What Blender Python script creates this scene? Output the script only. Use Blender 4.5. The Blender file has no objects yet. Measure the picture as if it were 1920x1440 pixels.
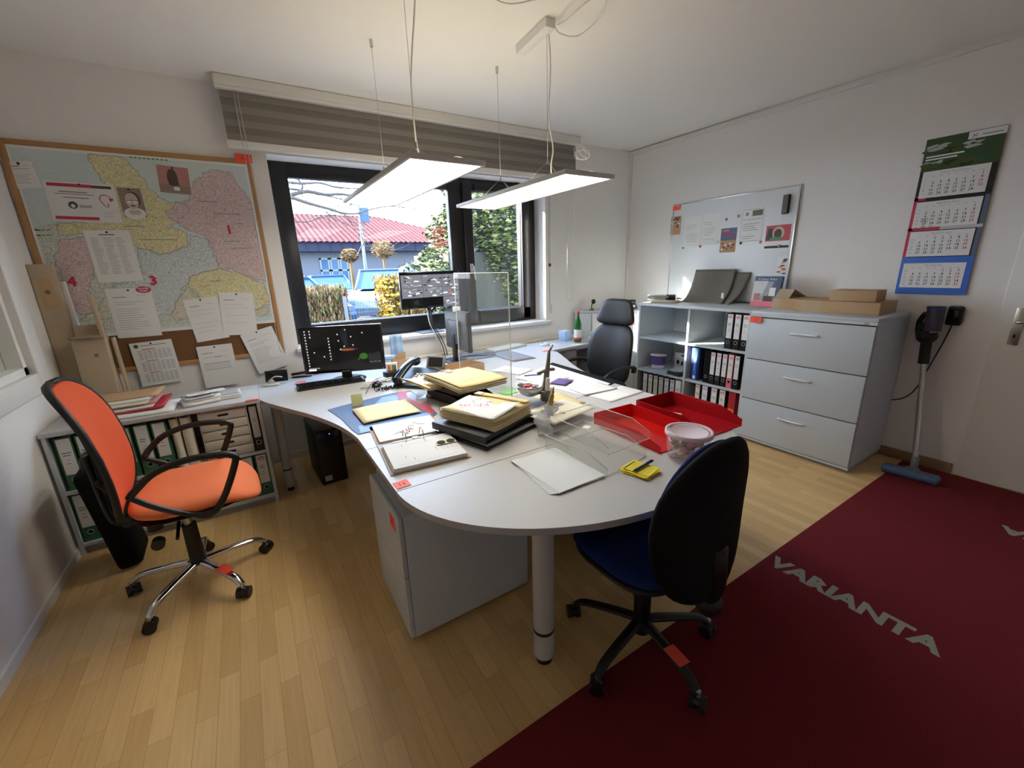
import bpy, bmesh, math, random
from mathutils import Vector, Matrix
random.seed(7)
S = bpy.context.scene
C = S.collection
PI = math.pi
def R(d): return math.radians(d)

# ------------------------------------------------------------------ camera
RC = ((0.84498225, -0.5339672, -0.02973271), (0.16824491, 0.21264443, 0.96253623), (-0.50764028, -0.81832841, 0.26951803))
FP = 779.67
EYE = Vector((0, 0, 1.5))
cam = bpy.data.objects.new('camera', bpy.data.cameras.new('camera'))
C.objects.link(cam); S.camera = cam
cam.data.sensor_width = 36; cam.data.lens = FP / 1920 * 36; cam.data.clip_start = .05; cam.data.clip_end = 300
cam.matrix_world = Matrix.Translation(EYE) @ Matrix(RC).transposed().to_4x4()

# ------------------------------------------------------------------ world, sun, exposure
S.view_settings.view_transform = 'Standard'; S.view_settings.look = 'None'
S.view_settings.gamma = 1; S.view_settings.exposure = .52; S.view_settings.use_curve_mapping = False
S.cycles.transparent_max_bounces = 48; S.cycles.max_bounces = 12; S.cycles.diffuse_bounces = 5
SUN_AZ = (-0.827, 0.562)        # horizontal direction towards the sun
SUN_EL = R(24.5)
w = bpy.data.worlds.new('world'); S.world = w; w.use_nodes = True
nt = w.node_tree; nt.nodes.clear()
# bright hazy winter sky: pale towards the horizon, bluer overhead
tcw = nt.nodes.new('ShaderNodeTexCoord'); spw = nt.nodes.new('ShaderNodeSeparateXYZ'); rw = nt.nodes.new('ShaderNodeValToRGB')
rw.color_ramp.elements[0].position = .0; rw.color_ramp.elements[0].color = (.80, .88, 1.0, 1)
rw.color_ramp.elements[1].position = .75; rw.color_ramp.elements[1].color = (.38, .60, 1.0, 1)
bg = nt.nodes.new('ShaderNodeBackground'); bg.inputs['Strength'].default_value = 12.5
wo = nt.nodes.new('ShaderNodeOutputWorld')
nt.links.new(tcw.outputs['Generated'], spw.inputs[0]); nt.links.new(spw.outputs[2], rw.inputs[0]); nt.links.new(rw.outputs[0], bg.inputs[0]); nt.links.new(bg.outputs[0], wo.inputs[0])
sun = bpy.data.objects.new('sun', bpy.data.lights.new('sun', 'SUN')); C.objects.link(sun)
sun.data.energy = 62; sun.data.angle = R(.6); sun.data.color = (1, .95, .86)
sd = Vector((SUN_AZ[0] * math.cos(SUN_EL), SUN_AZ[1] * math.cos(SUN_EL), math.sin(SUN_EL)))
sun.rotation_euler = sd.to_track_quat('Z', 'Y').to_euler()
LAMP_DOWN = 7.8; LAMP_UP = 1.6

# ------------------------------------------------------------------ picture point -> place (points on real planes of the room)
def _ray(px, py):
    v = ((px - 960) / FP, -(py - 720) / FP, -1.)
    return Vector(tuple(sum(RC[r][c] * v[r] for r in range(3)) for c in range(3)))
def PZ(px, py, z):
    d = _ray(px, py); return EYE + d * ((z - EYE.z) / d.z)
def PX(px, py, x):
    d = _ray(px, py); return EYE + d * (x / d.x)
def PY(px, py, y):
    d = _ray(px, py); return EYE + d * (y / d.y)

# ------------------------------------------------------------------ materials
MATS = {}
def mat(name, col, rough=.5, metal=0, emit=0, spec=.5, trans=0, bump=0, bscale=60, var=0, vscale=20, coat=0):
    m = bpy.data.materials.new(name); m.use_nodes = True; MATS[name] = m
    n = m.node_tree.nodes; l = m.node_tree.links; p = n['Principled BSDF']
    c = (*col, 1) if len(col) == 3 else col
    p.inputs['Base Color'].default_value = c; p.inputs['Roughness'].default_value = rough
    p.inputs['Metallic'].default_value = metal; p.inputs['Specular IOR Level'].default_value = spec
    p.inputs['Transmission Weight'].default_value = trans; p.inputs['Coat Weight'].default_value = coat
    if emit: p.inputs['Emission Color'].default_value = c; p.inputs['Emission Strength'].default_value = emit
    if bump or var:
        tc = n.new('ShaderNodeTexCoord')
        if var:
            no = n.new('ShaderNodeTexNoise'); no.inputs['Scale'].default_value = vscale; no.inputs['Detail'].default_value = 5
            l.new(tc.outputs['Object'], no.inputs['Vector'])
            mx = n.new('ShaderNodeMix'); mx.data_type = 'RGBA'
            mx.inputs[6].default_value = tuple(max(0, x * (1 - var)) for x in c[:3]) + (1,)
            mx.inputs[7].default_value = tuple(min(1, x * (1 + var)) for x in c[:3]) + (1,)
            l.new(no.outputs[0], mx.inputs[0]); l.new(mx.outputs[2], p.inputs['Base Color'])
        if bump:
            n2 = n.new('ShaderNodeTexNoise'); n2.inputs['Scale'].default_value = bscale; n2.inputs['Detail'].default_value = 4
            l.new(tc.outputs['Object'], n2.inputs['Vector'])
            b = n.new('ShaderNodeBump'); b.inputs['Strength'].default_value = bump; b.inputs['Distance'].default_value = .01
            l.new(n2.outputs[0], b.inputs['Height']); l.new(b.outputs[0], p.inputs['Normal'])
    return m
def clear(name, col, amt=.1, gl=1.0, rough=.02):
    """thin clear plastic or glass: mostly transparent, some body colour, mirror by fresnel"""
    m = bpy.data.materials.new(name); m.use_nodes = True; MATS[name] = m
    n = m.node_tree.nodes; l = m.node_tree.links; n.clear()
    o = n.new('ShaderNodeOutputMaterial'); t = n.new('ShaderNodeBsdfTransparent'); g = n.new('ShaderNodeBsdfGlossy')
    t.inputs[0].default_value = (*[.82 + .18 * x if amt < .5 else x for x in col], 1); g.inputs['Roughness'].default_value = rough
    d = n.new('ShaderNodeBsdfDiffuse'); d.inputs[0].default_value = (*col, 1)
    m1 = n.new('ShaderNodeMixShader'); m1.inputs[0].default_value = amt
    l.new(t.outputs[0], m1.inputs[1]); l.new(d.outputs[0], m1.inputs[2])
    f = n.new('ShaderNodeFresnel'); f.inputs[0].default_value = 1.35
    mu = n.new('ShaderNodeMath'); mu.operation = 'MULTIPLY'; mu.inputs[1].default_value = gl
    gm = n.new('ShaderNodeNewGeometry'); sb = n.new('ShaderNodeMath'); sb.operation = 'SUBTRACT'; sb.inputs[0].default_value = gl; l.new(gm.outputs['Backfacing'], sb.inputs[1]); sb.use_clamp = True; l.new(f.outputs[0], mu.inputs[0]); l.new(sb.outputs[0], mu.inputs[1])
    m2 = n.new('ShaderNodeMixShader'); l.new(mu.outputs[0], m2.inputs[0]); l.new(m1.outputs[0], m2.inputs[1]); l.new(g.outputs[0], m2.inputs[2])
    l.new(m2.outputs[0], o.inputs[0]); return m
mat('wall', (.84, .82, .79), .85, spec=.2, bump=.12, bscale=90, var=.02)
mat('ceil', (.86, .84, .80), .9, spec=.1, bump=.05)
mat('trimwhite', (.76, .74, .70), .5)
mat('skirt', (.30, .17, .09), .5)
mat('white', (.78, .78, .76), .5)
mat('paper', (.80, .80, .78), .7, spec=.2)
mat('paper_cream', (.80, .76, .62), .7, spec=.2)
mat('ink', (.10, .10, .11), .8, spec=.1)
mat('ink_grey', (.28, .28, .30), .8, spec=.1)
mat('ink_light', (.46, .46, .48), .8, spec=.1)
mat('ink_red', (.55, .05, .07), .7, spec=.1)
mat('ink_blue', (.10, .14, .42), .7)
mat('manila', (.76, .60, .30), .7, spec=.2, var=.06, vscale=9)
mat('manila_lt', (.84, .70, .40), .7, spec=.2, var=.05, vscale=9)
mat('kraft', (.50, .33, .19), .8, spec=.15, var=.08, vscale=6)
mat('kraft_pale', (.47, .38, .27), .85, spec=.1, var=.08, vscale=6)
mat('kraft_dk', (.20, .12, .07), .8)
mat('tape', (.46, .34, .21), .35)
mat('desk', (.52, .515, .51), .42, spec=.5, bump=.01, var=.02, vscale=3)
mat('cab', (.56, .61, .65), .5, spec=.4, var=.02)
mat('cab_dk', (.33, .33, .36), .55)
mat('edge', (.42, .42, .43), .5)
mat('shadowgap', (.03, .03, .03), .9)  # dark colour standing in for the shade inside the drawer gaps
mat('winblack', (.012, .012, .014), .35, bump=.05)
mat('black', (.008, .008, .009), .45)
mat('blackgloss', (.01, .01, .012), .15)
mat('blackmatte', (.006, .006, .007), .8, spec=.15, bump=.2, bscale=300)
mat('leather', (.014, .016, .021), .45, bump=.15, bscale=180)
mat('greyplastic', (.20, .20, .21), .45)
mat('screenback', (.085, .085, .09), .5); mat('midgrey', (.30, .30, .31), .5)
mat('lightgrey', (.55, .55, .54), .5)
mat('beigeplastic', (.62, .60, .53), .5)
mat('chrome', (.75, .75, .77), .12, metal=1)
mat('handle', (.85, .85, .85), .3, metal=.2); mat('steel', (.55, .54, .52), .3, metal=1)
mat('pewter', (.20, .18, .16), .45, metal=.6, bump=.4, bscale=60)
mat('gold', (.42, .32, .12), .35, metal=.9, bump=.6, bscale=120)
mat('orange', (.86, .22, .085), .85, spec=.2, bump=.12, bscale=400)
mat('orange_mesh', (.80, .13, .05), .8, spec=.2, bump=.15, bscale=500)
mat('navy', (.012, .03, .13), .9, spec=.1, bump=.2, bscale=350)
mat('tag', (1.0, .10, .05), .6, emit=0)
mat('cork', (.20, .105, .05), .95, spec=.05, bump=.4, bscale=200, var=.25, vscale=150)
mat('frame_wood', (.45, .24, .09), .5)
mat('rednote', (.58, .04, .09), .6)
mat('calgreen', (.03, .075, .02), .6); mat('cupdark', (.05, .04, .075), .25); mat('green_file', (.035, .16, .07), .6)
mat('green_dk', (.02, .08, .04), .6)
mat('red_file', (.45, .02, .03), .5)
mat('orange_file', (.80, .25, .05), .6)
mat('pink_file', (.75, .18, .25), .6)
mat('blue_file', (.04, .16, .60), .4)
mat('blue_dk', (.015, .03, .12), .5)
mat('purple', (.12, .07, .28), .4)
mat('felt', (.20, .19, .165), .95, spec=.05, bump=.4, bscale=150, var=.15, vscale=60)
mat('felt_dk', (.06, .06, .06), .95, spec=.05)
mat('board_white', (.74, .77, .78), .22, spec=.2)
mat('magnet_green', (.10, .13, .05), .5)
mat('blind', (.205, .185, .165), .85, spec=.1)
mat('blind_lt', (.26, .24, .215), .85, spec=.1)
mat('yellow', (.90, .74, .03), .6)
mat('postit', (.78, .76, .34), .7)
mat('bottle_green', (.02, .22, .05), .08, trans=.5, spec=.6)
mat('capred', (.65, .05, .06), .4)
mat('lightblue', (.40, .58, .85), .5)
mat('bluegrey', (.10, .14, .22), .6)
mat('matblue', (.07, .12, .24), .55, var=.25, vscale=8)
mat('matblue_lt', (.18, .32, .60), .5, var=.3, vscale=10)
mat('matred', (.50, .05, .07), .5)
mat('candy1', (.75, .50, .35), .5); mat('candy2', (.55, .62, .30), .5); mat('candy3', (.80, .62, .45), .5); mat('candy4', (.75, .40, .38), .5)
mat('ink_green', (.10, .30, .12), .6)
mat('sepia', (.30, .23, .18), .7); mat('sepia_lt', (.62, .52, .44), .7); mat('sepia_dk', (.10, .07, .05), .7)
mat('rose', (.45, .22, .20), .7)
mat('screen_black', (.006, .006, .008), .12)
def glow(name, col, s): mat(name, col, .4, emit=s)
glow('scr_white', (.85, .85, .9), .8); glow('scr_grey', (.30, .31, .35), .6); glow('scr_mid', (.14, .15, .18), .6)
glow('scr_dark', (.010, .010, .013), .2); glow('scr_smoke', (.006, .007, .010), .1); glow('scr_orange', (.28, .07, .015), .3); glow('scr_green', (.03, .15, .015), .3)
glow('scr_blue', (.010, .012, .020), .2); glow('led_blue', (.1, .15, 1), 4); glow('scr_red', (.45, .12, .12), .6); glow('scr_teal', (.012,.018,.018), .3)
clear('pane', (.95, .98, 1), .0, .9)
clear('acrylic', (.80, .82, .80), .03, .4)
clear('acryl_edge', (.85, .88, .84), .65, 1.0)
clear('tray_clear', (.86, .87, .84), .035, .7, .06)
clear('tray_edge', (.85, .86, .82), .7, 1.0)
clear('tray_red', (.80, .02, .02), .62, 1.0, .08)
clear('tray_red_dk', (.38, .01, .015), .93, 1.0, .1)
clear('sleeve', (.93, .96, .96), .90, 1.6, .12)
clear('tub', (.85, .80, .80), .08, 1.0, .08)
clear('tub_lid', (.85, .74, .80), .72, 1.0, .15)
clear('glass_clear', (.85, .92, .88), .12, 1.0)
clear('hatch_glass', (.62, .70, .60), .35, .6)
mat('diff_down', (1, .93, .80), .5, emit=LAMP_DOWN); mat('diff_up', (1, .88, .64), .5, emit=LAMP_UP)
# outside
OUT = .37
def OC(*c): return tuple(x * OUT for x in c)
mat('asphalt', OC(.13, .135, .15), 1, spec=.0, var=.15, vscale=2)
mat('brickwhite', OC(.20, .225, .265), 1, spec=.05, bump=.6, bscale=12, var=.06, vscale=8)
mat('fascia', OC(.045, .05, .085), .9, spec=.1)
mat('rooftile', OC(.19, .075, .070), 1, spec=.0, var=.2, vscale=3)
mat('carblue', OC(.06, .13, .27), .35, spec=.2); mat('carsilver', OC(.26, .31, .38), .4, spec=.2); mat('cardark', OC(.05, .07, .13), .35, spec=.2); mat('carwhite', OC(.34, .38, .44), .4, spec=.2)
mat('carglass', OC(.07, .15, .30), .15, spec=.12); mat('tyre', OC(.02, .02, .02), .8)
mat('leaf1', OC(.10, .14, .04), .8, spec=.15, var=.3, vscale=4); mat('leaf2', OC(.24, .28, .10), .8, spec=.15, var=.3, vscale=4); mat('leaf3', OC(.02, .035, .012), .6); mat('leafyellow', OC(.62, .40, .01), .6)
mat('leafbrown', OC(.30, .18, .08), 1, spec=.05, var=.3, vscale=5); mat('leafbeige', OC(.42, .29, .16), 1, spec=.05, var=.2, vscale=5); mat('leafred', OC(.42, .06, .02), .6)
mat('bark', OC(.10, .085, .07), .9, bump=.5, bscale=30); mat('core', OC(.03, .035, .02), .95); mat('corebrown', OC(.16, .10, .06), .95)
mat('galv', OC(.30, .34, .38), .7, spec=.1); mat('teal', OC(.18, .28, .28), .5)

def node_mat(name):
    m = bpy.data.materials.new(name); m.use_nodes = True; MATS[name] = m
    return m, m.node_tree.nodes, m.node_tree.links, m.node_tree.nodes['Principled BSDF']
# laminate floor: three-strip beech boards running towards the window
m, n, l, p = node_mat('laminate')
tc = n.new('ShaderNodeTexCoord'); sx = n.new('ShaderNodeSeparateXYZ'); cx = n.new('ShaderNodeCombineXYZ')
l.new(tc.outputs['Object'], sx.inputs[0]); l.new(sx.outputs[1], cx.inputs[0]); l.new(sx.outputs[0], cx.inputs[1])
br = n.new('ShaderNodeTexBrick'); br.offset = .37; br.offset_frequency = 2
br.inputs['Scale'].default_value = 1; br.inputs['Brick Width'].default_value = .42; br.inputs['Row Height'].default_value = .066
br.inputs['Mortar Size'].default_value = .0006; br.inputs['Mortar'].default_value = (.38, .23, .10, 1)
br.inputs['Color1'].default_value = (.70, .455, .19, 1); br.inputs['Color2'].default_value = (.85, .585, .27, 1); br.inputs['Bias'].default_value = -.1
l.new(cx.outputs[0], br.inputs['Vector'])
mp = n.new('ShaderNodeMapping'); mp.inputs['Scale'].default_value = (60, 3, 1); l.new(tc.outputs['Object'], mp.inputs[0])
no = n.new('ShaderNodeTexNoise'); no.inputs['Scale'].default_value = 1.5; no.inputs['Detail'].default_value = 6; l.new(mp.outputs[0], no.inputs['Vector'])
mr = n.new('ShaderNodeMapRange'); mr.inputs['To Min'].default_value = .84; mr.inputs['To Max'].default_value = 1.14; l.new(no.outputs[0], mr.inputs[0])
mx = n.new('ShaderNodeMix'); mx.data_type = 'RGBA'; mx.blend_type = 'MULTIPLY'; mx.inputs[0].default_value = 1
l.new(br.outputs[0], mx.inputs[6]); l.new(mr.outputs[0], mx.inputs[7]); l.new(mx.outputs[2], p.inputs['Base Color'])
p.inputs['Roughness'].default_value = .33; p.inputs['Specular IOR Level'].default_value = .45
# red mat carpet
m, n, l, p = node_mat('carpet')
tc = n.new('ShaderNodeTexCoord'); no = n.new('ShaderNodeTexNoise'); no.inputs['Scale'].default_value = 420; no.inputs['Detail'].default_value = 3
l.new(tc.outputs['Object'], no.inputs['Vector'])
cr = n.new('ShaderNodeValToRGB'); cr.color_ramp.elements[0].color = (.085, .010, .013, 1); cr.color_ramp.elements[1].color = (.25, .035, .042, 1)
cr.color_ramp.elements[0].position = .3; cr.color_ramp.elements[1].position = .7
l.new(no.outputs[0], cr.inputs[0]); l.new(cr.outputs[0], p.inputs['Base Color']); p.inputs['Roughness'].default_value = 1; p.inputs['Specular IOR Level'].default_value = .05
b = n.new('ShaderNodeBump'); b.inputs['Strength'].default_value = .5; l.new(no.outputs[0], b.inputs['Height']); l.new(b.outputs[0], p.inputs['Normal'])
# printed map tints with a fine net of roads
def mapmat(name, c1, c2, road=(.62, .58, .54)):
    m, n, l, p = node_mat(name)
    tc = n.new('ShaderNodeTexCoord'); v = n.new('ShaderNodeTexVoronoi'); v.feature = 'DISTANCE_TO_EDGE'; v.inputs['Scale'].default_value = 62
    nd = n.new('ShaderNodeTexNoise'); nd.inputs['Scale'].default_value = 9; nd.inputs['Detail'].default_value = 6
    l.new(tc.outputs['Object'], nd.inputs['Vector'])
    ad = n.new('ShaderNodeMix'); ad.data_type = 'RGBA'; ad.inputs[0].default_value = .22; l.new(tc.outputs['Object'], ad.inputs[6]); l.new(nd.outputs['Color'], ad.inputs[7])
    l.new(ad.outputs[2], v.inputs['Vector'])
    r = n.new('ShaderNodeValToRGB'); r.color_ramp.elements[0].color = (*road, 1); r.color_ramp.elements[1].color = (1, 1, 1, 1); r.color_ramp.elements[1].position = .10
    l.new(v.outputs['Distance'], r.inputs[0])
    n3 = n.new('ShaderNodeTexNoise'); n3.inputs['Scale'].default_value = 130; n3.inputs['Detail'].default_value = 6; l.new(tc.outputs['Object'], n3.inputs['Vector'])
    mx = n.new('ShaderNodeMix'); mx.data_type = 'RGBA'; mx.inputs[6].default_value = (*c1, 1); mx.inputs[7].default_value = (*c2, 1)
    cr = n.new('ShaderNodeMapRange'); cr.inputs['From Min'].default_value = .35; cr.inputs['From Max'].default_value = .65; l.new(n3.outputs[0], cr.inputs[0]); l.new(cr.outputs[0], mx.inputs[0])
    m2 = n.new('ShaderNodeMix'); m2.data_type = 'RGBA'; m2.blend_type = 'MULTIPLY'; m2.inputs[0].default_value = 1
    l.new(mx.outputs[2], m2.inputs[6]); l.new(r.outputs[0], m2.inputs[7]); l.new(m2.outputs[2], p.inputs['Base Color']); p.inputs['Roughness'].default_value = .45
mapmat('map_sea', (.58, .68, .68), (.66, .74, .73), (.90, .92, .92)); mapmat('map_land', (.50, .58, .50), (.76, .78, .70))
mapmat('map_yellow', (.66, .60, .32), (.86, .82, .52)); mapmat('map_pink', (.62, .46, .46), (.80, .66, .66))
mapmat('map_blue', (.54, .62, .64), (.74, .79, .78)); mapmat('map_cream', (.58, .55, .42), (.80, .78, .64))

# ------------------------------------------------------------------ mesh building
TXT = {}
def glyphs(s, bold=0):
    k = (s, bold)
    if k not in TXT:
        c = bpy.data.curves.new('t', 'FONT'); c.body = s; c.size = 1; c.resolution_u = 1; c.offset = bold; c.fill_mode = 'FRONT'
        o = bpy.data.objects.new('t', c); C.objects.link(o)
        dg = bpy.context.evaluated_depsgraph_get(); me = bpy.data.meshes.new_from_object(o.evaluated_get(dg))
        vs = [v.co.copy() for v in me.vertices]; fs = [tuple(f.vertices) for f in me.polygons]
        C.objects.unlink(o); bpy.data.objects.remove(o); bpy.data.meshes.remove(me)
        x0 = min((v.x for v in vs), default=0); x1 = max((v.x for v in vs), default=0); y1 = max((v.y for v in vs), default=1)
        TXT[k] = (vs, fs, x0, x1, y1)
    return TXT[k]
class MB:
    def __init__(s): s.bm = bmesh.new(); s.mats = []; s.M = Matrix()
    def mi(s, m):
        if m not in s.mats: s.mats.append(m)
        return s.mats.index(m)
    def add(s, vs, fs, m, smooth=False, M=None):
        T = s.M @ M if M is not None else s.M
        bv = [s.bm.verts.new(T @ Vector(v)) for v in vs]; k = s.mi(m); out = []
        for f in fs:
            try: q = s.bm.faces.new([bv[i] for i in f])
            except ValueError: continue
            q.material_index = k; q.smooth = smooth; out.append(q)
        return out
    def box(s, x0, x1, y0, y1, z0, z1, m, bev=0, M=None):
        if bev:
            t = bmesh.new(); r = bmesh.ops.create_cube(t, size=1)
            for v in t.verts: v.co = Vector(((x0 + x1) / 2 + v.co.x * (x1 - x0), (y0 + y1) / 2 + v.co.y * (y1 - y0), (z0 + z1) / 2 + v.co.z * (z1 - z0)))
            bmesh.ops.bevel(t, geom=list(t.edges), offset=bev, segments=2, affect='EDGES', profile=.5)
            t.verts.index_update()
            s.add([v.co.copy() for v in t.verts], [tuple(v.index for v in f.verts) for f in t.faces], m, True, M); t.free(); return s
        vs = [(x, y, z) for x in (x0, x1) for y in (y0, y1) for z in (z0, z1)]
        s.add(vs, [(0, 1, 3, 2), (4, 6, 7, 5), (0, 4, 5, 1), (2, 3, 7, 6), (0, 2, 6, 4), (1, 5, 7, 3)], m, False, M); return s
    def prism(s, poly, z0, z1, m, side=None, M=None):
        n = len(poly); vs = [(x, y, z0) for x, y in poly] + [(x, y, z1) for x, y in poly]
        s.add(vs, [tuple(range(n - 1, -1, -1)), tuple(range(n, 2 * n))], m, False, M)
        s.add(vs, [(i, (i + 1) % n, n + (i + 1) % n, n + i) for i in range(n)], side or m, False, M); return s
    def cyl(s, a, b, r, m, r2=None, seg=16, cap=True, M=None):
        a = Vector(a); b = Vector(b); r2 = r if r2 is None else r2
        q = (b - a).to_track_quat('Z', 'Y'); vs = []
        for c, rr in ((a, r), (b, r2)):
            for i in range(seg): vs.append(c + q @ Vector((rr * math.cos(2 * PI * i / seg), rr * math.sin(2 * PI * i / seg), 0)))
        s.add(vs, [(i, (i + 1) % seg, seg + (i + 1) % seg, seg + i) for i in range(seg)], m, True, M)
        if cap: s.add(vs, [tuple(range(seg - 1, -1, -1)), tuple(range(seg, 2 * seg))], m, False, M)
        return s
    def tube(s, pts, r, m, seg=8, sm=3, flat=1, M=None):
        P = [Vector(p) for p in pts]
        if sm and len(P) > 2:
            Q = []
            for i in range(len(P) - 1):
                p0 = P[max(i - 1, 0)]; p1 = P[i]; p2 = P[i + 1]; p3 = P[min(i + 2, len(P) - 1)]
                for k in range(sm):
                    t = k / sm; Q.append(.5 * ((2 * p1) + (p2 - p0) * t + (2 * p0 - 5 * p1 + 4 * p2 - p3) * t * t + (3 * p1 - p0 - 3 * p2 + p3) * t ** 3))
            Q.append(P[-1]); P = Q
        n = len(P); up = None; vs = []
        for i, p in enumerate(P):
            t = (P[min(i + 1, n - 1)] - P[max(i - 1, 0)]).normalized()
            if up is None: up = Vector((0, 0, 1)) if abs(t.z) < .9 else Vector((1, 0, 0))
            sd_ = t.cross(up).normalized(); up = sd_.cross(t).normalized()
            rr = r[0] + (r[1] - r[0]) * i / (n - 1) if isinstance(r, tuple) else r
            for k in range(seg):
                a = 2 * PI * k / seg; vs.append(p + sd_ * (rr * math.cos(a)) + up * (rr * flat * math.sin(a)))
        fs = [(i * seg + k, i * seg + (k + 1) % seg, (i + 1) * seg + (k + 1) % seg, (i + 1) * seg + k) for i in range(n - 1) for k in range(seg)]
        s.add(vs, fs + [tuple(range(seg - 1, -1, -1)), tuple((n - 1) * seg + k for k in range(seg))], m, True, M); return s
    def lathe(s, prof, m, seg=24, c=(0, 0, 0), M=None):
        vs = [(c[0] + r * math.cos(2 * PI * i / seg), c[1] + r * math.sin(2 * PI * i / seg), c[2] + z) for r, z in prof for i in range(seg)]
        fs = [(j * seg + i, j * seg + (i + 1) % seg, (j + 1) * seg + (i + 1) % seg, (j + 1) * seg + i) for j in range(len(prof) - 1) for i in range(seg)]
        s.add(vs, fs, m, True, M); return s
    def ball(s, c, r, m, sc=(1, 1, 1), u=12, v=8, M=None):
        prof = [(max(1e-4, math.sin(PI * i / v)), -math.cos(PI * i / v)) for i in range(v + 1)]
        vs = [(c[0] + r * sc[0] * pr * math.cos(2 * PI * k / u), c[1] + r * sc[1] * pr * math.sin(2 * PI * k / u), c[2] + r * sc[2] * z) for pr, z in prof for k in range(u)]
        fs = [(j * u + k, j * u + (k + 1) % u, (j + 1) * u + (k + 1) % u, (j + 1) * u + k) for j in range(v) for k in range(u)]
        s.add(vs, fs, m, True, M); return s
    def sheet(s, f, nu, nv, m, th=.001, M=None, smooth=True):
        """grid f(u,v)->point, given thickness th along -normal (approx. from the grid)"""
        P = [[Vector(f(i / nu, j / nv)) for j in range(nv + 1)] for i in range(nu + 1)]
        top = []; bot = []
        for i in range(nu + 1):
            for j in range(nv + 1):
                du = P[min(i + 1, nu)][j] - P[max(i - 1, 0)][j]; dv = P[i][min(j + 1, nv)] - P[i][max(j - 1, 0)]
                nn = du.cross(dv).normalized(); top.append(P[i][j]); bot.append(P[i][j] - nn * th)
        W = nv + 1; N = len(top); fs = []
        for i in range(nu):
            for j in range(nv):
                a = i * W + j; fs.append((a, a + W, a + W + 1, a + 1)); fs.append((N + a, N + a + 1, N + a + W + 1, N + a + W))
        ring = [i * W for i in range(nu + 1)] + [nu * W + j for j in range(1, W)] + [i * W + nv for i in range(nu - 1, -1, -1)] + [j for j in range(nv - 1, 0, -1)]
        for k in range(len(ring)):
            a = ring[k]; b_ = ring[(k + 1) % len(ring)]; fs.append((b_, a, N + a, N + b_))
        s.add(top + bot, fs, m, smooth, M); return s
    def pad(s, hx, hy, th, m, cen=None, e=3.5, M=None, ring=7, seg=40, taper=None):
        """cushion: superellipse outline, rounded rim; cen(x,y) lifts and bends it"""
        cen = cen or (lambda x, y: (x, y, 0)); vs = []
        def sg(v, k): return math.copysign(abs(v) ** k, v)
        for side in (1, -1):
            for j in range(ring + 1):
                r = math.sin(PI / 2 * j / ring) if j else 0
                h = th * .5 * (max(0, 1 - r ** 5)) ** .5
                for i in range(seg):
                    a = 2 * PI * i / seg; x = r * hx * sg(math.cos(a), 2 / e); y = r * hy * sg(math.sin(a), 2 / e)
                    if taper: x, y = taper(x, y)
                    q = cen(x, y); vs.append((q[0], q[1], q[2] + side * h))
        L = (ring + 1) * seg; fs = []
        for sd_ in (0, 1):
            for j in range(ring):
                for i in range(seg):
                    a = sd_ * L + j * seg + i; b_ = sd_ * L + j * seg + (i + 1) % seg
                    fs.append((a, a + seg, b_ + seg, b_) if not sd_ else (a, b_, b_ + seg, a + seg))
        s.add(vs, fs, m, True, M)
        bmesh.ops.remove_doubles(s.bm, verts=s.bm.verts, dist=1e-5); return s
    # printing on the x-z face at depth y
    def rect(s, x, z, w_, h_, m, y=-.0012, M=None):
        s.add([(x, y, z), (x + w_, y, z), (x + w_, y, z + h_), (x, y, z + h_)], [(0, 1, 2, 3)], m, False, M); return s
    def poly(s, pts, m, y=-.0014, M=None):
        s.add([(a, y, b_) for a, b_ in pts], [tuple(range(len(pts)))], m, False, M); return s
    def text(s, t, x, z, h_, m, y=-.0016, width=None, center=False, bold=0, M=None):
        vs, fs, x0, x1, y1 = glyphs(t, bold); sc = h_ / .72; sx_ = width / (x1 - x0) if width else sc
        off = -(x0 + x1) / 2 * sx_ if center else -x0 * sx_
        s.add([(x + off + v.x * sx_, y, z + v.y * sc) for v in vs], fs, m, False, M); return s
    def lines(s, x, z, w_, n_, dz, m='ink_grey', th=.0022, y=-.0012, seed=1):
        r = random.Random(seed)
        for k in range(n_):
            if r.random() < .12: continue
            s.rect(x, z - k * dz, w_ * (.55 + .45 * r.random()), th, m, y)
        return s
    def build(s, name, parent=None, label=None):
        me = bpy.data.meshes.new(name); s.bm.normal_update(); s.bm.to_mesh(me); s.bm.free()
        for k in s.mats: me.materials.append(MATS[k])
        o = bpy.data.objects.new(name, me); C.objects.link(o)
        if parent: o.parent = parent
        if label: o['label'] = label
        return o
def put(o, loc=(0, 0, 0), rot=(0, 0, 0)):
    o.location = loc; o.rotation_euler = rot if not isinstance(rot, (int, float)) else (0, 0, rot); return o
def thing(name, label, cat, loc=(0, 0, 0), rot=0, group=None):
    o = bpy.data.objects.new(name, None); C.objects.link(o); o.empty_display_size = .05
    put(o, loc, rot); o['label'] = label; o['category'] = cat
    if group: o['group'] = group
    return o
def solo(name, label, cat, mb, loc=(0, 0, 0), rot=0, group=None, kind=None):
    o = mb.build(name); put(o, loc, rot); o['label'] = label; o['category'] = cat
    if group: o['group'] = group
    if kind: o['kind'] = kind
    return o
def struct(name, mb, parent=None):
    o = mb.build(name, parent)
    if not parent: o['kind'] = 'structure'
    return o
def copy_tree(o, parent=None):
    c = o.copy(); C.objects.link(c); c.parent = parent
    for ch in list(o.children): copy_tree(ch, c)
    return c
ORD = ['first', 'second', 'third', 'fourth', 'fifth', 'sixth', 'seventh', 'eighth', 'ninth']
FLAT = -PI / 2   # lays an upright sheet on a table, face up

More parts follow.
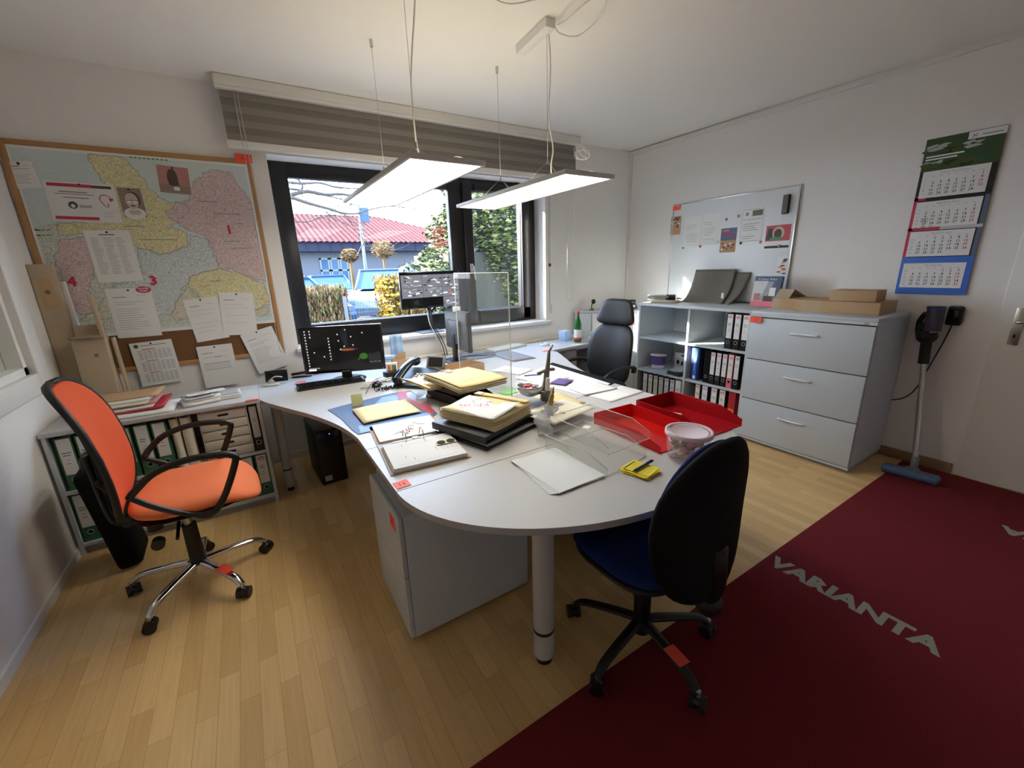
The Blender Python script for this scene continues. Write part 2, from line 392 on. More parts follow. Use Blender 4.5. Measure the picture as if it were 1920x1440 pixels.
# ------------------------------------------------------------------ room dimensions
XL, XR, YB, YF, ZC = -1.04, 4.03, 3.74, -1.7, 2.74
WX0, WX1, WZ0, WZ1 = .30, 2.79, .90, 2.34      # window opening
T = .34
b = MB(); b.box(XL - .2, XR + .3, YF - .2, YB + T, -.12, 0, 'laminate'); struct('floor', b)
b = MB(); b.box(XL - .2, XR + .3, YF - .2, YB + T, ZC, ZC + .15, 'ceil'); struct('ceiling', b)
b = MB()
b.box(XL - .2, WX0, YB, YB + T, 0, ZC, 'wall').box(WX1, XR + .3, YB, YB + T, 0, ZC, 'wall')
b.box(WX0, WX1, YB, YB + T, 0, WZ0, 'wall').box(WX0, WX1, YB, YB + T, WZ1, ZC, 'wall'); struct('wall_back', b)
b = MB(); b.box(XR, XR + .2, YF, YB, 0, ZC, 'wall'); struct('wall_right', b)
HY0, HY1, HZ0, HZ1 = 1.5, 3.20, 1.03, 2.1       # hatch window in the left wall (glass)
b = MB(); b.box(XL - .16, XL, YF, HY0, 0, ZC, 'wall').box(XL - .16, XL, HY1, YB, 0, ZC, 'wall')
b.box(XL - .16, XL, HY0, HY1, 0, HZ0, 'wall').box(XL - .16, XL, HY0, HY1, HZ1, ZC, 'wall'); struct('wall_left', b)
b = MB(); b.box(XL - .2, XR + .3, YF - .2, YF, 0, ZC, 'wall'); struct('wall_front', b)
# hatch window frame
wn = MB(); f = .11
for a in ((HY0 - f, HY0, HZ0 - f, HZ1 + f), (HY1, HY1 + f + .03, HZ0 - f, HZ1 + f), (HY0, HY1, HZ0 - f, HZ0), (HY0, HY1, HZ1, HZ1 + f)):
    wn.box(XL - .02, XL + .035, a[0], a[1], a[2], a[3], 'trimwhite', .008)
for a in ((HY0, HY0 + .04, HZ0, HZ1), (HY1 - .04, HY1, HZ0, HZ1), (HY0, HY1, HZ0, HZ0 + .04), (HY0, HY1, HZ1 - .04, HZ1)):
    wn.box(XL - .09, XL + .0, a[0], a[1], a[2], a[3], 'trimwhite')
w2 = struct('window_2', wn)
g = MB(); g.box(XL - .066, XL - .06, HY0 + .04, HY1 - .04, HZ0 + .04, HZ1 - .04, 'hatch_glass'); struct('glass_pane', g, w2)
# room beyond the hatch: a plain pale wall
b = MB(); b.box(XL - 1.2, XL - 1.1, YF, YB + .3, 0, ZC, 'wall'); struct('wall_beyond_hatch', b)
b = MB(); b.box(XL - 1.1, XL - .2, YF, YB + .3, -.12, 0, 'laminate'); struct('floor_beyond_hatch', b)
b = MB(); b.box(XL - 1.2, XL - .201, YF - .1, YB + .3, ZC, ZC + .15, 'ceil'); struct('ceiling_beyond_hatch', b)
b = MB(); b.box(XL - 1.1, XL - .201, YB + .2, YB + .3, 0, ZC, 'wall').box(XL - 1.2, XL - .201, YF - .1, YF, 0, ZC, 'wall'); struct('wall_beyond_hatch_ends', b)
mat('hatch_fill', (1, .96, .86), .5, emit=5)  # added glowing panel, out of view, brightens what the hatch glass shows
t = bpy.data.objects.new('hatch_fill_light', None); C.objects.link(t); t.location = (XL - .65, 2.6, ZC); t['label'] = 'unseen light panel added to brighten the room behind the hatch window'; t['category'] = 'lamp'
b = MB(); b.box(-.12, .12, -.5, .5, -.05, -.001, 'white'); b.build('housing', t); b = MB(); b.box(-.11, .11, -.49, .49, -.055, -.0505, 'hatch_fill'); b.build('diffuser', t)
# skirting, ceiling trim, corner cable trunking
b = MB(); b.box(XR - .018, XR, .62, YB, 0, .075, 'skirt', .003); struct('baseboard_right', b)
b = MB(); b.box(XL, XR - .02, YB - .018, YB, 0, .06, 'trimwhite', .003); struct('baseboard_back', b)
b = MB(); b.box(XL, XL + .012, YF, YB, 0, .05, 'wall'); struct('baseboard_left', b)
b = MB(); b.box(XR - .025, XR, YF, YB, ZC - .05, ZC - .008, 'trimwhite', .004); struct('trim_1', b)
b = MB(); b.box(XR - .022, XR, YB - .03, YB, 0, ZC - .05, 'trimwhite', .003); struct('trim_2', b)

# ------------------------------------------------------------------ main window
FY0, FY1 = 3.93, 4.0
fr = MB()
gx = (.44, 1.79, 2.03, 2.60)
gz0, gz1 = 1.08, 2.23
fr.box(WX0 + .001, gx[0], FY0, FY1, WZ0, WZ1, 'winblack', .006).box(gx[3], WX1 - .001, FY0, FY1, WZ0, WZ1, 'winblack', .006)
fr.box(gx[1], gx[2], FY0, FY1, WZ0, WZ1, 'winblack', .006)
for a, c_ in ((gx[0], gx[1]), (gx[2], gx[3])):
    fr.box(a, c_, FY0, FY1, WZ0, gz0, 'winblack', .006).box(a, c_, FY0, FY1, gz1, WZ1, 'winblack', .006)
fr.box(gx[2] + .03, gx[3] + .10, FY0 - .03, FY0, gz0 - .13, gz0 - .005, 'winblack', .006).box(gx[2] + .03, gx[3] + .10, FY0 - .03, FY0, gz1 + .004, gz1 + .07, 'winblack', .006)
fr.box(gx[2] - .10, gx[2] - .004, FY0 - .03, FY0, gz0 - .13, gz1 + .07, 'winblack', .006).box(gx[3] + .004, gx[3] + .10, FY0 - .03, FY0, gz0 - .13, gz1 + .07, 'winblack', .006)
for a, c_ in ((gx[0], gx[1]), (gx[2], gx[3])):
    fr.box(a, c_, FY1 - .03, FY1 - .02, gz0 - .003, gz0 + .006, 'steel')
w1 = struct('window_1', fr)
for a, c_ in ((gx[0], gx[1]), (gx[2], gx[3])):
    g = MB(); g.box(a, c_, 3.965, 3.971, gz0, gz1, 'pane'); struct('glass_pane', g, w1)
h = MB(); h.box(1.965, 1.995, FY0 - .042, FY0 - .03, 1.47, 1.55, 'steel', .004).tube([(1.98, FY0 - .04, 1.52), (1.98, FY0 - .075, 1.52), (1.985, FY0 - .078, 1.50), (1.995, FY0 - .078, 1.39)], .008, 'steel'); struct('window_handle', h, w1)
b = MB(); b.box(WX0 - .02, WX1 + .045, YB - .05, YB - .001, .895, .925, 'trimwhite', .004).box(WX0 + .003, WX1 - .003, YB, FY0, .901, .925, 'trimwhite'); struct('trim_3', b)

# ------------------------------------------------------------------ door in the right wall
b = MB(); b.box(XR - .012, XR - .001, -.36, .60, .004, 2.06, 'trimwhite', .003)
d1 = struct('door_1', b)
b = MB(); b.box(XR - .020, XR - .013, .49, .535, .94, 1.17, 'steel', .003)
b.cyl((XR - .02, .513, 1.085), (XR - .055, .513, 1.085), .010, 'steel').tube([(XR - .055, .515, 1.085), (XR - .060, .49, 1.088), (XR - .058, .42, 1.092), (XR - .055, .385, 1.085)], .011, 'steel')
b.box(XR - .022, XR - .0195, .508, .518, .985, 1.005, 'black'); struct('door_handle', b, d1)

# ------------------------------------------------------------------ roller blind over the window
bl = thing('roller_blind', 'wide taupe roller blind hung across the wall above the window', 'blind', (.06, 0, 0))
b = MB(); L = 3.04
b.box(0, L, 3.55, 3.63, 2.665, ZC - .002, 'trimwhite', .006).box(0, L, 3.545, 3.56, 2.655, 2.675, 'trimwhite', .003); b.build('head_rail', bl)
b = MB()
nb = 7
for k in range(nb):
    z1_ = 2.66 - k * .041; z0_ = z1_ - .041
    b.box(.02, L - .02, 3.60 + .003 * (k % 2), 3.603 + .003 * (k % 2), z0_, z1_, 'blind' if k % 2 else 'blind_lt')
b.build('fabric', bl)
b = MB(); b.box(.01, L - .01, 3.585, 3.625, 2.325, 2.372, 'trimwhite', .008); b.build('bottom_rail', bl)
def chain(name, label, px, X=None):
    b = MB(); pts = px; b.tube(pts, .0022, 'white', 6, 4); return b
b = MB(); b.tube([(.10, 3.57, 2.66), (.10, 3.57, 1.6), (.095, 3.57, .99), (.115, 3.57, .955), (.135, 3.57, .99), (.13, 3.57, 1.6), (.12, 3.57, 2.66)], .0022, 'lightgrey', 6, 3); b.build('bead_chain', bl)
b = MB(); b.tube([(3.055, 3.70, 1.20), (3.06, 3.70, 1.94)], .003, 'white', 6, 0).tube([(3.055, 3.70, 1.20), (3.07, 3.70, 1.14), (3.10, 3.70, 1.12), (3.125, 3.70, 1.16), (3.13, 3.70, 1.30), (3.115, 3.70, 1.94)], .003, 'white', 6, 3)
b.tube([(3.06, 3.70, 1.94), (3.05, 3.63, 2.66)], .0012, 'lightgrey', 5, 0).tube([(3.115, 3.70, 1.94), (3.05, 3.63, 2.66)], .0012, 'lightgrey', 5, 0)
solo('blind_cord', 'long white plastic blind cord loop hanging on the wall right of the window', 'cord', b)
b = MB(); b.box(2.835, 2.85, YB - .008, YB - .003, 1.08, 2.33, 'beigeplastic').box(2.825, 2.862, YB - .02, YB - .001, 1.0, 1.09, 'beigeplastic', .003).box(2.832, 2.853, YB - .014, YB - .001, 1.50, 1.53, 'black')
solo('shutter_strap', 'narrow beige roller shutter strap beside the right window edge', 'strap', b)
# curtain ceiling rail behind the lamps
# ------------------------------------------------------------------ pendant lamps
ZP = 1.94
def pendant(x0, x1, y0, y1, label, box, cable):
    cx_ = (x0 + x1) / 2; hw = (x1 - x0) / 2; hl = (y1 - y0) / 2
    t = thing('pendant_lamp', label, 'lamp', (cx_, (y0 + y1) / 2, 0), 0, 'flat pendant lamps over the desks')
    f = .016; b = MB()
    b.box(-hw, -hw + f, -hl, hl, ZP, ZP + .022, 'lightgrey', .002).box(hw - f, hw, -hl, hl, ZP, ZP + .022, 'lightgrey', .002)
    b.box(-hw + f, hw - f, -hl, -hl + f, ZP, ZP + .022, 'lightgrey').box(-hw + f, hw - f, hl - f, hl, ZP, ZP + .022, 'lightgrey'); b.build('panel_frame', t)
    b = MB(); b.box(-hw + f, hw - f, -hl + f, hl - f, ZP + .004, ZP + .008, 'diff_down'); b.build('diffuser', t)
    b = MB(); b.box(-hw + f, hw - f, -hl + f, hl - f, ZP + .012, ZP + .016, 'diff_up'); b.build('upper_diffuser', t)
    for e in (-1, 1):
        ye = e * (hl - .37); b = MB(); top = (0, ye, ZC - .03)
        b.tube([(0, ye, ZC - .02), (0, ye, 2.085)], .0014, 'steel', 5, 0).cyl((0, ye, ZC - .035), (0, ye, ZC - .001), .009, 'steel').cyl((0, ye, 2.07), (0, ye, 2.10), .004, 'steel')
        for sx_ in (-1, 1): b.tube([(0, ye, 2.085), (sx_ * (hw - .02), ye, ZP + .02)], .0012, 'steel', 5, 0)
        b.build('suspension_wire', t)
    b = MB(); b.tube([tuple(q) for q in cable], .004, 'white', 7, 4); b.build('power_cable', t)
    b = MB(); x, y, a = box; Mx = Matrix.Translation((x, y, 0)) @ Matrix.Rotation(a, 4, 'Z')
    b.box(-.03, .03, -.16, .16, ZC - .045, ZC - .001, 'white', .002, Mx); b.build('ceiling_box', t)
    b = MB(); b.tube([(hw * .3, -hl + .12, ZP + .02), (hw * .4, -hl + .10, ZP + .045), (hw * .6, -hl + .09, ZP + .045), (hw * .65, -hl + .09, ZP + .02)], .004, 'white', 6, 3); b.build('cable_stub', t)
    return t
pendant(.65, 1.01, 1.79, 3.08, 'slim flat pendant lamp hanging over the left desk, nearer the map', (.0, -.62, R(8)),
        [(.0, -.45, ZC - .04), (.012, -.36, 2.60), (.0, -.28, 2.35), (.005, -.27, 2.12), (.015, -.27, 2.04), (.0, -.25, 1.97)])
pendant(1.44, 1.78, 1.76, 3.03, 'slim flat pendant lamp hanging over the right desk, nearer the filing cabinets', (-.02, -.18, R(-4)),
        [(.0, -.28, ZC - .04), (.012, -.28, 2.55), (.0, -.28, 2.30), (.02, -.29, 2.15), (.005, -.29, 2.06), (.03, -.27, 1.97)])
b = MB(); b.tube([(.95, 1.80, ZC - .012), (1.10, 1.98, ZC - .012), (1.28, 2.02, ZC - .03), (1.42, 1.92, ZC - .02), (1.55, 1.78, ZC - .012)], .004, 'white', 7, 5)
solo('ceiling_cable', 'thin white cable drooping in an arc along the ceiling', 'cable', b)
b = MB(); b.tube([(1.63, 2.06, ZC - .02), (1.60, 1.95, ZC - .05), (1.62, 1.80, ZC - .03), (1.70, 1.78, ZC - .015), (1.76, 1.88, ZC - .03), (1.74, 2.02, ZC - .06), (1.66, 2.07, ZC - .05), (1.60, 2.05, ZC - .04)], .004, 'white', 7, 5)
solo('cable_loop', 'white cable coiled in a loop above the right ceiling box', 'cable', b)
b = MB(); pts = []
for k in range(40):
    a = k * .55; pts.append((1.63 + .03 * math.cos(a) + .015 * math.sin(k * .21), 1.86 + .02 * math.sin(a * .9), 2.07 + .03 * math.sin(a) + .012 * math.sin(k * .3)))
b.tube(pts, .0012, 'white', 5, 1); solo('wire_tangle', 'small tangle of thin spare wire above the right pendant lamp', 'wire', b)

# ------------------------------------------------------------------ outside the window
b = MB(); b.box(-30, 60, YB + T + .01, 70, -.25, -.10, 'asphalt'); struct('ground_outside', b)
# house across the parking yard
hs_ = thing('building', 'long low white brick building with a red tiled roof across the car park', 'building', (0, 27, -.1))
xl = -6.; xr = PY(792, 455, 27).x + 4.5; ze = PY(560, 452, 26.2).z + .1; zf = PY(560, 473, 27).z + .1
b = MB(); b.box(xl, xr - .8, 0, 10, 0, zf + .3, 'brickwhite'); b.build('wall', hs_)
b = MB(); b.box(xl - .3, xr - .3, -.75, -.65, zf, ze, 'fascia'); x = xl
while x < xr - .5: b.box(x, x + .04, -.79, -.75, zf, ze, 'fascia'); x += .62
b.box(xr - .4, xr - .3, -.65, 10, zf, ze, 'fascia'); b.box(xl, xr - .4, -.65, 0, zf, zf + .05, 'fascia'); b.build('fascia', hs_)
zr = PY(620, 403, 33).z + .1; xridge = PY(706, 407, 33).x
b = MB(); nw = 1500; vs = []; fs = []
for i in range(nw + 1):
    x = xl - .6 + (xr + .3 - xl) * i / nw; d = .055 * abs(math.sin(PI * x / .30))
    t_ = 1 if x < xridge else max(0.02, 1 - (x - xridge) / (xr - .3 - xridge))
    for k in range(2): vs.append((x, -.95 + 6.95 * t_ * k, ze - .06 + d + (zr - ze) * t_ * k))
for i in range(nw): fs.append((2 * i, 2 * i + 2, 2 * i + 3, 2 * i + 1))
b.add(vs, fs, 'rooftile', True)
b.add([(xridge, 6, zr), (xr - .3, -.95, ze), (xr - .3, 13, ze)], [(0, 1, 2)], 'rooftile'); b.add([(xl - .6, 6, zr), (xridge, 6, zr), (xr - .3, 13, ze), (xl - .6, 13, ze)], [(0, 1, 2, 3)], 'rooftile')
b.build('roof', hs_)
p0 = PY(598, 484, 27); p1 = PY(655, 515, 27)
for k, (u0, u1) in enumerate(((0, .34), (.36, .68), (.70, 1.0))):
    x0_ = p0.x + (p1.x - p0.x) * u0; x1_ = p0.x + (p1.x - p0.x) * u1; zt = p0.z + .1; zb = .95
    b = MB(); fw = .09
    b.box(x0_, x1_, -.06, -.01, zt - fw, zt, 'teal').box(x0_, x1_, -.06, -.01, zb, zb + fw, 'teal').box(x0_, x0_ + fw, -.06, -.01, zb, zt, 'teal').box(x1_ - fw, x1_, -.06, -.01, zb, zt, 'teal').box(x0_, x1_, -.06, -.01, zt - .75, zt - .65, 'teal')
    wf = b.build('window', hs_); b = MB(); b.box(x0_ + fw, x1_ - fw, -.03, -.015, zb + fw, zt - fw, 'carglass'); b.build('pane', wf)

def car(name, label, loc, rz, paint, sc=1.0, van=0):
    t = thing(name, label, 'car', loc, rz, 'cars parked outside')
    # side profile (x forward), lofted with tumblehome
    L = 4.3 * sc; H = (1.48 + van * .18) * sc; W = .88 * sc
    low = [(-.5, .42), (-.49, .72), (-.44, .93), (-.30, .97), (.14, .95), (.34, .90), (.47, .76), (.5, .55), (.49, .34), (-.48, .30)]
    b = MB(); st = []
    for k, (yy, s_) in enumerate(((-W, .94), (-W * .97, 1), (W * .97, 1), (W, .94))):
        st.append([(x * L * (s_ * .3 + .7), yy, .30 + (z - .30) * s_ * (1.13 if van else 1.0)) for x, z in low])
    n_ = len(low); vs = [q for r_ in st for q in r_]
    fs = [(i * n_ + k, i * n_ + (k + 1) % n_, (i + 1) * n_ + (k + 1) % n_, (i + 1) * n_ + k) for i in range(3) for k in range(n_)] + [tuple(range(n_ - 1, -1, -1)), tuple(3 * n_ + k for k in range(n_))]
    b.add(vs, fs, paint); b.build('body', t)
    cb = [(-.46, .98), (-.36, H), (.04, H), (.22, 1.08)] if van else [(-.44, .93), (-.28, H - .04), (.0, H), (.20, .95)]
    b = MB(); wt = W * .74; wb = W * .95
    v0 = [(x * L, -(wb if z < 1 else wt), z) for x, z in cb] + [(x * L, (wb if z < 1 else wt), z) for x, z in cb]
    b.add(v0, [(0, 1, 2, 3), (7, 6, 5, 4), (0, 4, 5, 1), (2, 6, 7, 3)], 'carglass'); b.build('cabin_glass', t)
    b = MB(); v0 = [(cb[1][0] * L - .04, -wt - .02, H - .01), (cb[2][0] * L + .06, -wt - .02, H - .01), (cb[2][0] * L + .06, wt + .02, H - .01), (cb[1][0] * L - .04, wt + .02, H - .01)]
    b.add(v0 + [(q[0], q[1] * .9, q[2] + .05) for q in v0], [(0, 1, 2, 3), (4, 7, 6, 5), (0, 4, 5, 1), (1, 5, 6, 2), (2, 6, 7, 3), (3, 7, 4, 0)], paint)
    for s_ in (-1, 1):
        for (i, j) in ((0, 1), (2, 3)):
            a = v = None
            A = (cb[i][0] * L, s_ * (wb if cb[i][1] < 1 else wt), cb[i][1]); Bp = (cb[j][0] * L, s_ * (wb if cb[j][1] < 1 else wt), cb[j][1]); b.tube([A, Bp], .045, paint, 6, 0)
        b.tube([(-.13 * L, s_ * wb, .94), (-.14 * L, s_ * wt, H)], .04, paint, 6, 0); b.ball((.17 * L, s_ * (W + .08), 1.0), .1, paint, (.7, 1, .7))
    b.build('roof', t)
    for x in (-.31, .31):
        for s_ in (-1, 1):
            q = MB(); q.cyl((x * L, s_ * (W - .18), .32), (x * L, s_ * (W + .01), .32), .32 * sc, 'tyre', seg=20).cyl((x * L, s_ * W, .32), (x * L, s_ * (W + .02), .32), .2 * sc, 'steel', seg=12); q.build('wheel', t)
    q = MB()
    for s_ in (-1, 1): q.box(.475 * L, .492 * L, s_ * W * .65 - .16, s_ * W * .65 + .16, .66, .78, 'galv').box(-.495 * L, -.475 * L, s_ * W * .7 - .13, s_ * W * .7 + .13, .70, .88, 'capred')
    q.build('lights', t); return t
GO = -.1
def gpt(px, y): return PY(px, 513, y).x
car('car', 'pale silver blue compact car parked behind the bare brown hedge, facing the window', (gpt(618, 19), 19.6, GO), R(-90), 'carblue')
car('car', 'large silver car behind the wire fence, nearest the window', (gpt(722, 14.2), 14.6, GO), R(-118), 'carsilver', 1.0, 1)
car('car', 'dark blue car parked further back with its tail to the window', (gpt(597, 23), 24.0, GO), R(90), 'cardark', 1.0)
car('car', 'blue car mostly cut off by the left window frame', (gpt(530, 13.5), 13.2, GO), R(-75), 'carblue', 1.0)
car('car', 'pale car behind the security monitor with only its roof showing', (gpt(800, 18.5), 18.6, GO), R(-95), 'carwhite', 1.0, 1)

# lamp post and clipped round trees
p = PY(683, 480, 17); zt = PY(672, 385, 17).z
b = MB(); t = thing('lamp_post', 'thin grey lamp post with a small blue box, in front of the red roof', 'lamp post', (p.x, 17, GO))
b.cyl((0, 0, 0), (0, 0, zt + .1), .07, 'galv', .045); b.build('pole', t)
b = MB(); b.box(.04, .34, -.06, .06, zt - .48, zt + .02, 'carblue'); b.box(-.3, .3, -.02, .02, zt + .1, zt + .14, 'galv'); b.build('blue_box', t)
def leafcloud(b, f, n_, size, mats, seed=1, flatz=1):
    r = random.Random(seed)
    for k in range(n_):
        c = Vector(f(r)); a = size * (.6 + .8 * r.random())
        q = Matrix.Rotation(r.random() * 6.28, 3, 'Z') @ Matrix.Rotation(r.random() * 3.14, 3, 'X')
        u = q @ Vector((a, 0, 0)); v = q @ Vector((0, a * .55, 0)); ww = q @ Vector((0, 0, a * .25))
        b.add([c - u, c + v + ww, c + u, c - v + ww], [(0, 1, 2, 3)], mats[int(r.random() * len(mats))])
def ell(c, rx, ry, rz, shell=.75):
    def f(r):
        while 1:
            x, y, z = (r.uniform(-1, 1) for _ in range(3)); d = (x * x + y * y + z * z) ** .5
            if shell < d <= 1: return (c[0] + x * rx, c[1] + y * ry, c[2] + z * rz)
    return f
for px, cz, rr, y, lab in ((718, 468, .44, 19, 'round clipped bare tree on a thin trunk, the larger one right of the lamp post'), (656, 479, .26, 16.0, 'round clipped bare tree on a thin trunk, left of the lamp post')):
    p = PY(px, cz, y); t = thing('ball_tree', lab, 'tree', (p.x, y, GO), 0, 'clipped ball trees in the car park')
    b = MB(); b.cyl((0, 0, 0), (0, 0, p.z + .1), .055, 'leafbrown'); b.build('trunk', t)
    b = MB(); b.ball((0, 0, p.z + .1), rr * .75, 'leafbrown', u=14, v=10); leafcloud(b, ell((0, 0, p.z + .1), rr * 1.15, rr * 1.1, rr * .9), 500, .06, ['leafbrown', 'leafbeige'], 3); b.build('crown', t)
# hedges
def hedge(label, x0, x1, y0, y1, h_, mats, n_, seed, core='corebrown'):
    t = thing('hedge', label, 'hedge', ((x0 + x1) / 2, (y0 + y1) / 2, GO)); hx = (x1 - x0) / 2; hy = (y1 - y0) / 2
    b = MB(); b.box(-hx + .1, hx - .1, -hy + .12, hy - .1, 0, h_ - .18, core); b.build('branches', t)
    b = MB(); r = random.Random(seed)
    for k in range(n_):
        face = r.random()
        if face < .6: c = Vector((r.uniform(-hx, hx), -hy + r.uniform(-.03, .14), r.uniform(0, h_)))
        elif face < .85: c = Vector((r.uniform(-hx, hx), r.uniform(-hy, hy), h_ + r.uniform(-.2, .05)))
        else: c = Vector((r.choice((-1, 1)) * (hx + r.uniform(-.1, .04)), r.uniform(-hy, hy), r.uniform(0, h_)))
        a = .035 + .05 * r.random(); q = Matrix.Rotation(r.random() * 6.28, 3, 'Z') @ Matrix.Rotation(r.gauss(0, .5), 3, 'X')
        u = q @ Vector((.008 + .014 * r.random(), 0, 0)); v = q @ Vector((0, .01, a))
        b.add([c - u, c - v * .9, c + u, c + v], [(0, 1, 2, 3)], mats[int(r.random() * len(mats))])
    b.build('twigs', t); return t
hz1 = PY(600, 545, 8).z - GO
hedge('bare brown beech hedge outside, bottom left of the window', PY(556, 545, 8).x, PY(650, 545, 8).x, 8.0, 8.7, hz1, ['leafbrown', 'leafbeige', 'leafbeige', 'leaf2'], 5200, 5)
hz2 = PY(740, 523, 7.5).z - GO
th = hedge('hedge with bright yellow leaves outside, behind the security monitor', PY(716, 523, 7.5).x, PY(803, 523, 7.5).x, 7.5, 8.1, hz2, ['leafbeige', 'leafbrown', 'leafbeige', 'leafyellow'], 5200, 6)
b = MB(); leafcloud(b, lambda r: (PY(716, 530, 7.5).x + abs(r.gauss(0, .10)) - .02, r.uniform(7.35, 7.8), r.uniform(.2, hz2 - .1)), 520, .05, ['leafyellow'], 9)
leafcloud(b, lambda r: (PY(725, 530, 7.5).x + r.uniform(0, .9), r.uniform(7.4, 8.0), hz2 - .12 + r.gauss(0, .03)), 200, .045, ['leafyellow'], 10)
o = b.build('yellow_leaves', th, 'bright yellow leaves'); o.location = (-th.location.x, -th.location.y, -th.location.z)
# wire fence
fx0 = PY(648, 560, 7.9).x; fx1 = PY(713, 560, 7.9).x
t = thing('wire_fence', 'green-grey wire mesh fence panel between the two hedges', 'fence', (0, 7.9, GO)); b = MB(); x = fx0
while x < fx1: b.box(x - .0025, x + .0025, -.003, .003, 0, 1.13, 'galv'); x += .05
for k in range(7): b.box(fx0, fx1, -.008, .008, .05 + k * .17, .056 + k * .17, 'galv')
b.build('mesh_panel', t)
for x in (fx0 - .02, fx1 + .02): b = MB(); b.box(x - .03, x + .03, -.02, .02, 0, 1.2, 'galv'); b.build('post', t)
# evergreen hedge on the right
t = thing('evergreen_tree', 'tall dense evergreen filling the right window pane', 'tree', (0, 0, GO))
ex0 = PY(812, 450, 7.0).x; ex1 = 6.6
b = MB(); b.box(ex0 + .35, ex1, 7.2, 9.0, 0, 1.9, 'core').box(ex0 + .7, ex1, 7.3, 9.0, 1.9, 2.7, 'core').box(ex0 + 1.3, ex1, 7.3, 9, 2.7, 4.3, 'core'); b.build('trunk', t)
def ev(r):
    z = r.random() ** .9 * 4.4; left = ex0 + (.0 if z < 1.5 else (z - 1.5) * .36) + .18 * math.sin(z * 3.1) + .1 * math.sin(z * 7)
    x = left + r.random() ** 1.3 * (ex1 - left); y = 7.15 + .25 * math.sin(x * 3 + z * 2) - .1 + abs(r.gauss(0, .16))
    if x < left + .35: y += r.random() * 1.0
    return (x, y, z)
b = MB(); leafcloud(b, ev, 12500, .055, ['leaf1', 'leaf2', 'leaf2', 'leaf1', 'leaf3'], 11); b.build('foliage', t)
b = MB(); leafcloud(b, lambda r: (PY(820, 445, 6.8).x + r.gauss(0, .07), 6.75 + r.gauss(0, .06), PY(820, 445, 6.8).z + r.gauss(0, .12)), 90, .045, ['leafred', 'leafred', 'leafbrown'], 12)
solo('red_leaf_branch', 'branch of red leaves hanging in front of the evergreen', 'branch', b)
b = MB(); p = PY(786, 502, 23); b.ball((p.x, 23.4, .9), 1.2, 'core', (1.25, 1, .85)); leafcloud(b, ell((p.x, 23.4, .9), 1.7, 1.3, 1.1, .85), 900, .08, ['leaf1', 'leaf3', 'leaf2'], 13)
solo('round_bush', 'low rounded dark bush in front of the white building', 'bush', b)
# bare tree reaching in from the left
t = thing('bare_tree', 'bare branches of a tree reaching across the top left of the window', 'tree', (-3.2, 8.2, GO))
b = MB(); b.cyl((0, 0, 0), (0, 0, 3.0), .16, 'bark', .12).cyl((0, 0, 3.0), (.3, 0, 5.5), .12, 'bark', .04); b.build('trunk', t)
b = MB(); r = random.Random(4); O = Vector((3.2, -8.2, -GO)) * 1
def br_(pp, y, r0, r1):
    P = [PY(a, c_, y + k * .05) + Vector((3.2, -8.2, .1)) for k, (a, c_) in enumerate(pp)]; b.tube(P, (r0, r1), 'bark', 6, 3); return P
mains = [br_([(430, 330), (500, 344), (540, 342), (565, 344), (600, 343), (625, 350), (650, 353), (680, 354), (720, 362)], 7.6, .030, .006),
    br_([(420, 352), (500, 362), (540, 366), (575, 359), (610, 365), (640, 364), (668, 369), (700, 373), (735, 372)], 8, .045, .010),
    br_([(430, 320), (520, 350), (560, 356), (590, 362), (625, 370), (655, 376), (690, 381)], 8.2, .026, .005),
    br_([(440, 350), (500, 362), (545, 370), (572, 379), (600, 387), (622, 393), (640, 399), (665, 401), (690, 394), (725, 387), (755, 388), (790, 394)], 7.2, .034, .006),
    br_([(545, 325), (560, 338), (568, 350), (560, 360), (548, 365)], 8.1, .02, .006),
    br_([(552, 415), (575, 416), (590, 412), (606, 405), (620, 402)], 7.8, .010, .004), br_([(610, 395), (625, 410), (645, 418), (658, 425)], 7.6, .008, .003),
    br_([(645, 402), (655, 413), (662, 425), (672, 440), (690, 455), (705, 470)], 7.4, .008, .003), br_([(655, 385), (700, 352), (740, 345), (780, 342)], 7.8, .012, .004), br_([(670, 480), (680, 458), (690, 462), (715, 458), (740, 470)], 7.8, .007, .003)]
for P in mains:
    for k in range(10):
        i = r.randrange(1, len(P)); q = P[i - 1].lerp(P[i], r.random()); d = Vector((r.uniform(.0, .5), r.uniform(-.1, .1), r.uniform(-.35, .35)))
        b.tube([q, q + d * .5 + Vector((0, 0, r.uniform(-.05, .05))), q + d], (.006, .002), 'bark', 5, 2)
b.build('branches', t)
# unseen leaf cloud added to block the sun, gaps cut towards wanted sun patches
b = MB(); b.cyl((-1.9, 6.3, GO), (-1.9, 6.3, 3.2), .09, 'bark')
GAPS = [((4.0, 3.02, 1.33), .17), ((4.0, 2.98, 1.2), .15), ((2.79, 3.84, 1.2), .22), ((2.79, 3.84, 1.6), .22), ((2.79, 3.84, 1.95), .15), ((3.44, 2.41, .70), .10), ((3.44, 2.41, .88), .10), ((3.44, 2.41, 1.02), .08), ((3.6, 2.85, .77), .13), ((3.62, 2.95, 1.12), .12), ((2.85, 3.3, .72), .12), ((2.5, 3.45, .72), .07), ((3.3, 3.5, .8), .14)]
def dapple(r):
    while 1:
        p = Vector((r.uniform(-3.6, -.25), 6.3 + r.gauss(0, .25), 2.4 + 2.2 * r.random()))
        for g, rad in GAPS:
            v = p - Vector(g); d = (v - sd * v.dot(sd)).length
            if d < rad: break
        else: return p
leafcloud(b, dapple, 7000, .085, ['leaf1', 'leaf2'], 21)
solo('sun_blocker_tree', 'unseen leafy tree added left of the window to block and dapple the sun', 'tree', b)
